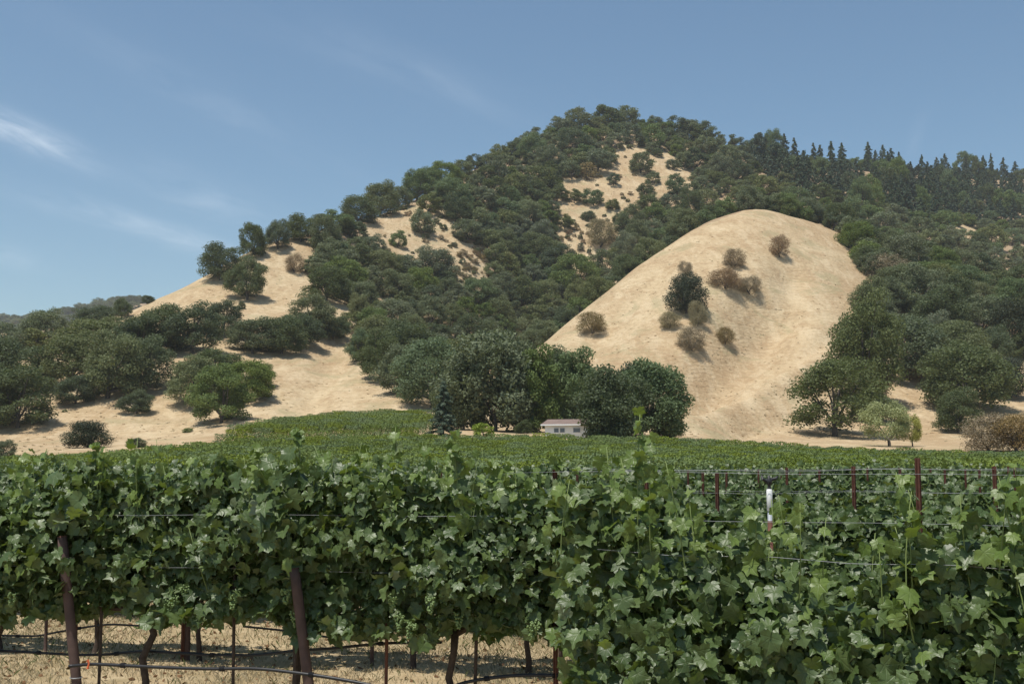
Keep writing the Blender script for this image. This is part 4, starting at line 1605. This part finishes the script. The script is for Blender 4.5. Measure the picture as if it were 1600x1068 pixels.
# row of the right foreground (row 0)
near_vine(0, 1075, 'grapevine at the open end of the nearest row, with a tall leafy shoot above it', 1.62, .55,
          [(1000, 662, .12, 40), (1020, 690, .16, 26), (948, 712, .05, 24), (1040, 735, .2, 20), (890, 765, .1, 14), (970, 730, .1, 18), (1075, 775, .1, 12)], 300, 2500, .50, 1, 4, .82)
near_vine(0, 1400, 'grapevine in the middle of the nearest row, below the white sprinkler riser', 1.50, .55,
          [(1250, 800, .2, 8), (1400, 752, .12, 24), (1425, 775, .12, 14), (1180, 815, .1, 10)], 300, 2700, .60, 2, 4, .86)
near_vine(0, 1765, 'grapevine of the nearest row at the right edge of the photo', 1.62, .55,
          [(1585, 742, .15, 28), (1560, 760, .15, 20), (1500, 790, .15, 14), (1600, 770, .1, 14)], 300, 2700, .62, 3, 3, .90)
# the second row, left half of the photo (row 1)
near_vine(1, 10, 'grapevine of the second row at the left edge of the photo', 1.78, .88,
          [(75, 718, .1, 18), (20, 728, .0, 14), (50, 735, .1, 12)], 300, 1850, .60, 4, 2)
near_vine(1, 240, 'second-row grapevine between the two thick leaning brown posts', 1.78, .86,
          [(150, 704, .1, 26), (166, 712, .15, 20), (214, 704, .1, 26), (300, 735, .0, 12), (255, 742, .1, 10), (345, 738, .1, 12)], 300, 1850, .60, 5, 3, bulges=((108, 800, .09, .12, .3, 16),))
near_vine(1, 470, 'second-row grapevine behind the thick leaning post near the middle, with drooping dark shoots', 1.80, .86,
          [(398, 712, .3, 28), (380, 728, .2, 16), (463, 684, .1, 32), (565, 706, .0, 14), (520, 735, .1, 14), (420, 725, .25, 16)], 300, 1850, .60, 6, 4, bulges=((432, 800, .12, .2, .42, 34),))
near_vine(1, 712, 'second-row grapevine with long shoots leaning left above its top', 1.80, .84,
          [(618, 682, .1, 24), (706, 688, .15, 34), (660, 705, .1, 22), (600, 725, .1, 14), (760, 730, .1, 14), (800, 738, .1, 12)], 300, 1850, .60, 7, 5)
near_vine(1, 925, 'second-row grapevine half hidden by the open end of the nearest row', 1.74, .84,
          [(862, 716, .1, 22), (905, 735, .1, 14), (840, 740, .0, 12)], 300, 1850, .60, 8, 4)


# ---- vines further back: shared shapes
def vine_proto(seed, n, zt, zb, lib, size, half=.62, mat='leaf_mass', thick=1.0):
    rg = np.random.default_rng(seed)
    s = rg.uniform(-half - .1, half + .1, n)
    zz1 = zt + (.24 if zt > 1.6 else .15) * fbm(s * 2.3 + seed, np.full_like(s, seed * 1.7), 3)
    spur = rg.random(n) < .05
    z = zb + (zz1 - zb) * rg.beta(1.2, .95, n) + np.where(spur, rg.uniform(0, .3, n), 0)
    T = hedge_half(s + seed, z, seed * 2.1, zb, zt) * thick
    sg = np.where(rg.random(n) < .6, 1, -1)
    off = T * sg * np.sqrt(rg.uniform(.2, 1.15, n))
    P = E * s[:, None] + UP * z[:, None] + NR * off[:, None]
    Fm = leaf_frames(P, NR[None] * sg[:, None], rg, size * rg.uniform(.7, 1.3, n))
    fol = mass_mesh('foliage', P, Fm, lib, M[mat], rg)
    tr, arms = vine_wood(rg, zb, half * .9)
    v, q = join([tr] + arms)
    wood = mesh_np('trunk', v, q, M['vine_bark'], True)
    return dict(foliage=fol, trunk=wood)


VT = [vine_proto(20 + k, 1050, 1.70, .86, LEAFV[:4], .085) for k in range(4)]         # tall
VS = [vine_proto(30 + k, 1100, 1.60, .68, LEAFV[:4], .085) for k in range(4)]         # short canopy on the right
VM = [vine_proto(40 + k, 1100, 1.74, .70, LEAF_LOW, .085) for k in range(5)]           # mid distance
ORD = ['second', 'third', 'fourth', 'fifth', 'sixth', 'seventh', 'eighth', 'ninth', 'tenth', 'eleventh', 'twelfth']
SPC = 1.16
TENS = ['', '', 'twenty', 'thirty', 'forty', 'fifty']
ONES = ('zero one two three four five six seven eight nine ten eleven twelve thirteen fourteen fifteen sixteen seventeen eighteen nineteen').split()
NUMW = [ONES[n] if n < 20 else TENS[n // 10] + ('-' + ONES[n % 10] if n % 10 else '') for n in range(1, 60)]
n_vines = 0
for k in range(1, 12):
    sl_, sr_ = row_s(k, -120), row_s(k, 1720)
    s = sl_
    if k == 1:
        s = row_s(1, 925) + SPC
        # one more at the left, outside the picture's edge
    i = 0
    while s < sr_:
        if k == 1 or k >= 2:
            px = proj(*row_xyz(k, s, 1.5))[0]
            short = px > 960 and k <= 5
            b = row_xyz(k, s)
            grp = 'grapevines of the %s row' % ORD[k - 1]
            lab = ('grapevine number %s from the left in the %s row' % (NUMW[i], ORD[k - 1])) if k > 1 else '%s grapevine of the second row behind the nearest row at the right' % ORDW[i]
            pr = (VS if short else (VT if k <= 3 else VM))[int(rng.integers(4))]
            t = thing('grapevine', lab, 'grapevine', tuple(b), grp)
            obj('foliage', pr['foliage'], t, kind='stuff')
            obj('trunk', pr['trunk'], t)
            sc_ = rng.uniform(.93, 1.07) * (.86 if k == 1 else 1.0)
            t.scale = (1, 1, sc_)
            n_vines += 1
        s += SPC * rng.uniform(.93, 1.07)
        i += 1
t = thing('grapevine', 'grapevine of the second row just past the left edge', 'grapevine', tuple(row_xyz(1, row_s(1, 10) - SPC)), 'grapevines of the nearest rows')
obj('foliage', VT[0]['foliage'], t, kind='stuff')
obj('trunk', VT[0]['trunk'], t)
print('vines', n_vines)

# ---- the rest of the vineyard, up to the foot of the hills
def far_seg(seed, n, mat, size, half=1.3, zt=1.85):
    rg = np.random.default_rng(seed)
    s = rg.uniform(-half - .1, half + .1, n)
    z = .55 + (zt + .22 * fbm(s * 1.3 + seed, np.full_like(s, seed), 3) - .55) * rg.beta(1.5, .9, n)
    off = rg.normal(0, .26, n)
    P = E * s[:, None] + UP * z[:, None] + NR * off[:, None]
    d = NR[None] * np.sign(off)[:, None] + UP * .6
    return mesh_np('vine_row', *quads_at(P, d, size, rg, .7, .7), mat)


FAR = [far_seg(k, 1600, M['vine_far'], .050) for k in range(4)] + [far_seg(10 + k, 700, M['vine_far'], .080) for k in range(4)] + \
      [far_seg(20 + k, 700, M['vine_far2'], .080) for k in range(3)]
pts, idx = [], []
edge_t, edge_y = c3[:, 0], c3[:, 1]
Yk = ROW_Y[12]
while Yk < 240:
    s = -Yk * .75
    while s < Yk * .75:
        p = np.array((0, Yk, 0)) + E * s
        s += 2.5
        if p[1] < 20 or abs(p[0] / p[1]) > .6:
            continue
        t_ = p[0] / p[1]
        ye = np.interp(t_, edge_t, edge_y)
        pxc = 800 + F * t_
        block2 = 330 < pxc < 668 and p[1] > ye
        if block2:
            if p[1] > np.interp(t_, c4[:, 0], c4[:, 1]) - 2 or pxc < 345 + (p[1] - ye) * 3.2:
                continue
            if rng.random() < .25 and pxc < 385 + (p[1] - ye) * 3.2:
                continue
        elif p[1] > ye:
            continue
        if 56 < p[1] < 66 and pxc < 330:                     # mown avenue between the blocks
            continue
        p[2] = gz(p[0], p[1])[0]
        pts.append(p + (0, 0, rng.normal(0, .05)))
        idx.append(int(rng.integers(4)) if p[1] < 62 else (8 + int(rng.integers(3)) if block2 else 4 + int(rng.integers(4))))
    Yk += 2.8 if Yk < 62 else 2.4
scl = np.stack([np.ones(len(pts)), np.ones(len(pts)), rng.uniform(.9, 1.1, len(pts))], 1)
gn_stuff('vineyard_rows', FAR, pts, np.zeros(len(pts)), scl, idx, kind='stuff', label='far vineyard rows filling the valley floor below the hills', category='vineyard')
print('far segments', len(pts))

# ------------------------------------------------------------------ posts, wires, hoses


def post(name, label, p0, p1, w, mat, group=None, cat='post', square=False, cap=None):
    p0, p1 = np.array(p0), np.array(p1)
    t = thing(name, label, cat, tuple(p0), group)
    ax = p1 - p0
    if square:                                              # steel angle/T profile: two thin flanges and a rib
        h = np.linalg.norm(ax)
        v, q = join([box(0, 0, h / 2, w, .006, h), box(0, w * .35, h / 2, .006, w * .7, h), box(-w / 2 + .003, w * .12, h / 2, .006, w * .24, h),
                     box(w / 2 - .003, w * .12, h / 2, .006, w * .24, h)])
        rot = np.array(Vector(ax).to_track_quat('Z', 'Y').to_matrix())
        v = v @ rot.T
    else:
        n = 9
        f = np.linspace(0, 1, n)[:, None]
        v, q = tube(ax * f, np.full(n, w / 2) * (1 + .03 * np.sin(np.arange(n) * 2.1)), 12)
    o = obj('shaft', mesh_np('shaft', v, q, mat, not square), t)
    return t


def drip(p, off=0.0):
    return p


# two thick leaning posts in the second row
for (a, b, lab) in (((97, 838), (128, 1150), 'thick leaning brown post at the left, with hose wrapped round it'),
                    ((460, 888), (492, 1150), 'thick leaning brown post near the middle left of the photo')):
    top_, bot_ = row_pt(1, *a, .24), row_pt(1, *b, .24)
    d = bot_ - top_
    g_ = gz(bot_[0], bot_[1])[0] - .1
    bot_ = top_ + d * ((g_ - top_[2]) / d[2])
    t = post('end_post', lab, bot_, top_, .078, M['post_wood'], 'thick leaning posts')
    hoop = tube([np.array((math.cos(a_) * .045, math.sin(a_) * .045, .45)) + (top_ - bot_) * (.45 / (top_ - bot_)[2]) * (1, 1, 0) for a_ in np.linspace(0, 6.28, 17)], .004, 5, False)
    obj('wire_tie', mesh_np('wire_tie', *hoop, M['wire'], True), t)
    v, q = tube([(top_ - bot_) * .997, (top_ - bot_) * 1.004], [.040, .037], 12)
    obj('cap', mesh_np('cap', v, q, M['rust'], True), t)

# thin stakes of the second row: px, top py
for (px, k, lab) in ((155, 1, 'thin dark stake just right of the left leaning post'), (365, 1, 'thin dark stake midway between the two leaning posts'),
                     (462, 1, 'thin stake tucked behind the middle leaning post'), (603, 1, 'thin red-brown steel stake right of the middle leaning post'),
                     (740, 1, 'thin stake beside the second-row trunk at the centre'), (945, 1, 'thin stake at the open end of the nearest row')):
    p = row_pt(k, px, 1060, .02)
    b = np.array((p[0], p[1], gz(p[0], p[1])[0] - .1))
    post('vine_stake', lab, b, b + np.array((rng.normal(0, .02), 0, 1.7)), .026, M['rust'] if px in (603, 945) else M['vine_bark'], 'thin vine stakes', 'stake')
for (px, k, w, lab) in ((300, 2, .075, 'brown post of the third row seen under the leaves at the left'), (83, 2, .035, 'thin stake of the third row left of the leaning post'),
                        (585, 2, .04, 'thin stake of the third row seen under the leaves near the middle'), (876, 2, .06, 'pale brown post of the third row under the dark leaves')):
    b = row_xyz(k, row_s(k, px))
    post('row_post', lab, b - (0, 0, .1), b + (0, 0, 1.75), w, M['post_wood'], 'third row posts')

# rust-red trellis posts that stand above the leaves: (row, px, top py)
STEEL = [(1, 1433, 715), (1, 867, 733), (1, 1830, 712), (2, 1333, 728), (2, 1553, 728), (2, 1010, 733), (2, 1120, 738), (3, 1229, 730), (3, 1406, 732), (3, 1098, 737), (3, 902, 740),
         (3, 1585, 726), (4, 1135, 737), (4, 1476, 733), (4, 1530, 733), (4, 1280, 733), (5, 1355, 730), (5, 1075, 735), (5, 1508, 732), (5, 1185, 733), (6, 1165, 734),
         (6, 1323, 729), (6, 1454, 731), (6, 1250, 732), (7, 1404, 730), (7, 1220, 732), (2, 293, 751), (2, 128, 742), (3, 560, 744), (4, 587, 742), (5, 1575, 728), (6, 690, 738), (7, 760, 735), (4, 255, 748)]
for (k, px, py) in STEEL:
    p = row_pt(k, px, py, .05)
    b = np.array((p[0], p[1], gz(p[0], p[1])[0] - .1))
    near = {(1, 1433): 'tallest rust-red steel post, above the leaves at the right', (1, 867): 'rust-red steel post between the two foreground rows near the centre',
            (2, 1333): 'rust-red post left of the tallest steel post', (2, 1553): 'rust-red post right of the tallest steel post, near the right edge',
            (3, 1229): 'slim rust-red post just right of the white sprinkler riser', (2, 293): 'dark brown post top above the leaves at the left',
            (2, 128): 'dark brown post top near the left edge above the leaves', (3, 902): 'slim rust-red post right of the central steel post'}
    mates = sorted(x for kk_, x, _ in STEEL if kk_ == k and (kk_, x) not in near)
    lab = near.get((k, px)) or '%s rust-red trellis post from the left in the %s row' % (ORDW[mates.index(px)], ORD[k - 1])
    t = post('trellis_post', lab, b, p, .036 if k <= 2 else .031, M['rust'], None if (k, px) in near else 'rust-red trellis posts in the %s row' % ORD[k - 1], 'post', True)

# wires
for k, zs, x0, x1 in ((0, (1.58, 1.20), .45, 4.5), (1, (1.96, 1.64, 1.22), -6.5, 6), (2, (1.97, 1.76, 1.52), row_s(2, 880), 8), (3, (1.95, 1.70), row_s(3, 900), 10), (4, (1.93,), row_s(4, 950), 12)):
    for j, z in enumerate(zs):
        for side in ((.16 if k == 1 else .06,) if k else (.13,)):
            n = 26
            P = [row_xyz(k, s, 0, side) for s in np.linspace(x0, x1, n)]
            zz = [z + .007 * math.cos(i * 1.3 + j) + (.012 * math.sin(i * .45 + k + j) if k else -.004 * (i - 12)) for i in range(n)]
            P = [np.array((p[0], p[1], w)) for p, w in zip(P, zz)]
            nm = ['top', 'middle', 'lower'][j]
            rowname = 'nearest' if k == 0 else ORD[k - 1]
            obj('trellis_wire', mesh_np('trellis_wire', *tube(P if not (k == 1 and j == 0) else P[13:], .0012, 5), M['wire'], True), label='%s steel trellis wire of the %s row' % (nm, rowname), category='wire', group='trellis wires')

# hoses on the second and third rows, following their sag
def hose(label, k, pts, off, rad=.011):
    P = [row_pt(k, px, py, off) for px, py in pts]
    P = np.array(P)
    s = np.arange(len(P))
    q_ = np.linspace(0, len(P) - 1, (len(P) - 1) * 6 + 1)
    P = np.stack([np.array([pchip(s.astype(float), P[:, c], np.array([x]))[0] for x in q_]) for c in range(3)], 1)
    t = thing('irrigation_hose', label, 'hose', tuple(P[0]))
    obj('tube', mesh_np('tube', *tube(P - P[0], rad, 7), M['hose'], True), t)
    for i in range(9, len(P) - 2, 11):
        d = P[i + 1] - P[i]
        d /= np.linalg.norm(d)
        v, q = tube([P[i] - P[0] - d * .018, P[i] - P[0] + d * .018], rad * 1.55, 7)
        obj('emitter', mesh_np('emitter', v, q, M['black'], True), t)
    return t


hose('upper black drip hose sagging along the second row at the left', 1, [(-120, 1012), (0, 1016), (110, 1022), (160, 1022), (235, 1017), (320, 1022), (385, 1023), (462, 1016), (520, 1012), (610, 1004), (690, 1003)], -.06)
h2 = hose('lower black drip hose tied to the left leaning post', 1, [(108, 1040), (155, 1037), (235, 1041), (320, 1044), (400, 1044), (475, 1052), (540, 1062), (620, 1078)], .43, .013)
v, q = join([tube([row_pt(1, 137, 1030, .46), row_pt(1, 139, 1036, .46), row_pt(1, 137, 1044, .46)], [.012, .006, .010], 5)])
tp = obj('flagging_tape', mesh_np('flagging_tape', v, q, M['tape']), label='small orange flagging tape on the hose beside the left leaning post', category='tape')
hose('black drip hose of the third row at the left edge', 2, [(-120, 988), (0, 992), (50, 993), (100, 985), (180, 975), (260, 980)], .0)
hose('black drip hose low under the second row at the centre', 1, [(690, 1080), (725, 1066), (800, 1055), (850, 1054), (905, 1056), (960, 1056), (1080, 1060)], .05, .013)
hose('black drip hose of the third row behind the middle post', 2, [(380, 978), (440, 984), (560, 1000), (640, 990), (760, 985)], .0)

# sprinkler riser
p = row_pt(1, 1204, 850, .1)
b = np.array((p[0], p[1], gz(p[0], p[1])[0] - .1))
top_ = row_pt(1, 1204, 745, .1)
sr = thing('sprinkler_riser', 'white and grey sprinkler riser with a black head above the leaves at the right', 'sprinkler', tuple(b))
zt_ = top_[2] - b[2]
ppx = (top_[1]) / F
def seg(nm, z0, z1, r, mat, par=sr, prof=None):
    if prof is None:
        v, q = tube([(0, 0, z0), (0, 0, z1)], r, 14)
    else:
        v, q = tube([(0, 0, z) for z, _ in prof], [r_ for _, r_ in prof], 14)
    return obj(nm, mesh_np(nm, v, q, mat, True), par)
zy = lambda y: zt_ - (y - 745) * ppx
seg('steel_stake', 0, zy(812), .017, M['rust'])
seg('grey_pipe', zy(840), zy(796), .0155, M['grey_pipe'])
seg('white_sleeve', zy(797), zy(764), .0225, M['pvc'], prof=[(zy(797), .017), (zy(796.5), .020), (zy(765), .020), (zy(763.5), .015)])
hd = seg('sprinkler_head', zy(764), zy(748), .012, M['black'], prof=[(zy(765), .014), (zy(758), .011), (zy(754), .020), (zy(750), .022), (zy(747), .012), (zy(742), .008)])
v, q = join([tube([(-.045, 0, zy(748)), (-.02, 0, zy(751)), (.05, .0, zy(747)), (.062, 0, zy(743))], [.010, .014, .011, .006], 8),
             tube([(-.045, 0, zy(748)), (-.052, 0, zy(742))], [.010, .006], 8)])
obj('impact_arm', mesh_np('impact_arm', v, q, M['black'], True), hd)

# ------------------------------------------------------------------ ground cover
def blades(name, n, mat, hrange, zone, label, dens_seed):
    rg = np.random.default_rng(dens_seed)
    x = rg.uniform(-.52, .25, n * 3)
    y = np.sqrt(rg.uniform(zone[0] ** 2, zone[1] ** 2, n * 3))
    x = x * y
    keep = fbm(x * 1.1 + dens_seed, y * 1.1, 3) > rg.uniform(-.45, .35, n * 3)
    x, y = x[keep][:n], y[keep][:n]
    z = gz(x, y)
    n = len(x)
    h = rg.uniform(*hrange, n)
    th = rg.uniform(0, 6.28, n)
    w = .002 + .003 * rg.random(n)
    lx, ly = rg.normal(0, .6, n) * h, rg.normal(0, .6, n) * h
    b0 = np.stack([x + np.cos(th) * w, y + np.sin(th) * w, z - .005], 1)
    b1 = np.stack([x - np.cos(th) * w, y - np.sin(th) * w, z - .005], 1)
    m0 = np.stack([x + lx * .4 + np.cos(th) * w * .7, y + ly * .4 + np.sin(th) * w * .7, z + h * .6], 1)
    tp_ = np.stack([x + lx, y + ly, z + h], 1)
    V = np.stack([b0, b1, m0, tp_], 1).reshape(-1, 3)
    Q = np.stack([np.arange(n) * 4, np.arange(n) * 4 + 1, np.arange(n) * 4 + 3, np.arange(n) * 4 + 2], 1)
    obj(name, mesh_np(name, V, Q, mat), kind='stuff', label=label, category='grass')


M['straw'] = mat_foliage('straw', (.34, .25, .13), (.56, .45, .27), .2, .8, spec=.1)
M['weed'] = mat_foliage('green_weeds', (.08, .11, .03), (.19, .22, .08), .2, .7, spec=.1)
blades('dry_grass', 130000, M['straw'], (.012, .055), (8.8, 26), 'dry straw-coloured mown grass between the vine rows', 3)
blades('green_weeds', 12000, M['weed'], (.02, .085), (8.8, 24), 'patches of green weeds in the dry grass between the rows', 9)

rg_ = np.random.default_rng(77)
nL = 3600
ly_ = np.sqrt(rg_.uniform(8.8 ** 2, 21 ** 2, nL))
lx_ = rg_.uniform(-.52, .22, nL) * ly_
Pq = np.stack([lx_, ly_, gz(lx_, ly_) + .012], 1)
V_, Q_ = quads_at(Pq, np.tile((0, 0, 1.0), (nL, 1)), .030, rg_, .7, .45)
M['litter'] = mat_foliage('dead_leaves', (.10, .065, .035), (.26, .18, .10), .1, .9, spec=.05)
obj('leaf_litter', mesh_np('leaf_litter', V_, Q_, M['litter']), kind='stuff', label='dead brown leaves and clods strewn between the vine rows', category='leaf litter')

# ------------------------------------------------------------------ the summer haze that fades the far slopes
m, t, o = new_mat('haze')
pv = t.nodes.new('ShaderNodeVolumePrincipled')
pv.inputs['Color'].default_value = (.86, .92, 1.0, 1)
pv.inputs['Density'].default_value = HAZE
pv.inputs['Anisotropy'].default_value = .2
t.links.new(pv.outputs[0], o.inputs['Volume'])
v, q = box(0, 0, 129, 18600, 18600, 262)
obj('haze', mesh_np('haze', v, q, m), kind='stuff', label='thin summer haze over the whole valley', category='haze')
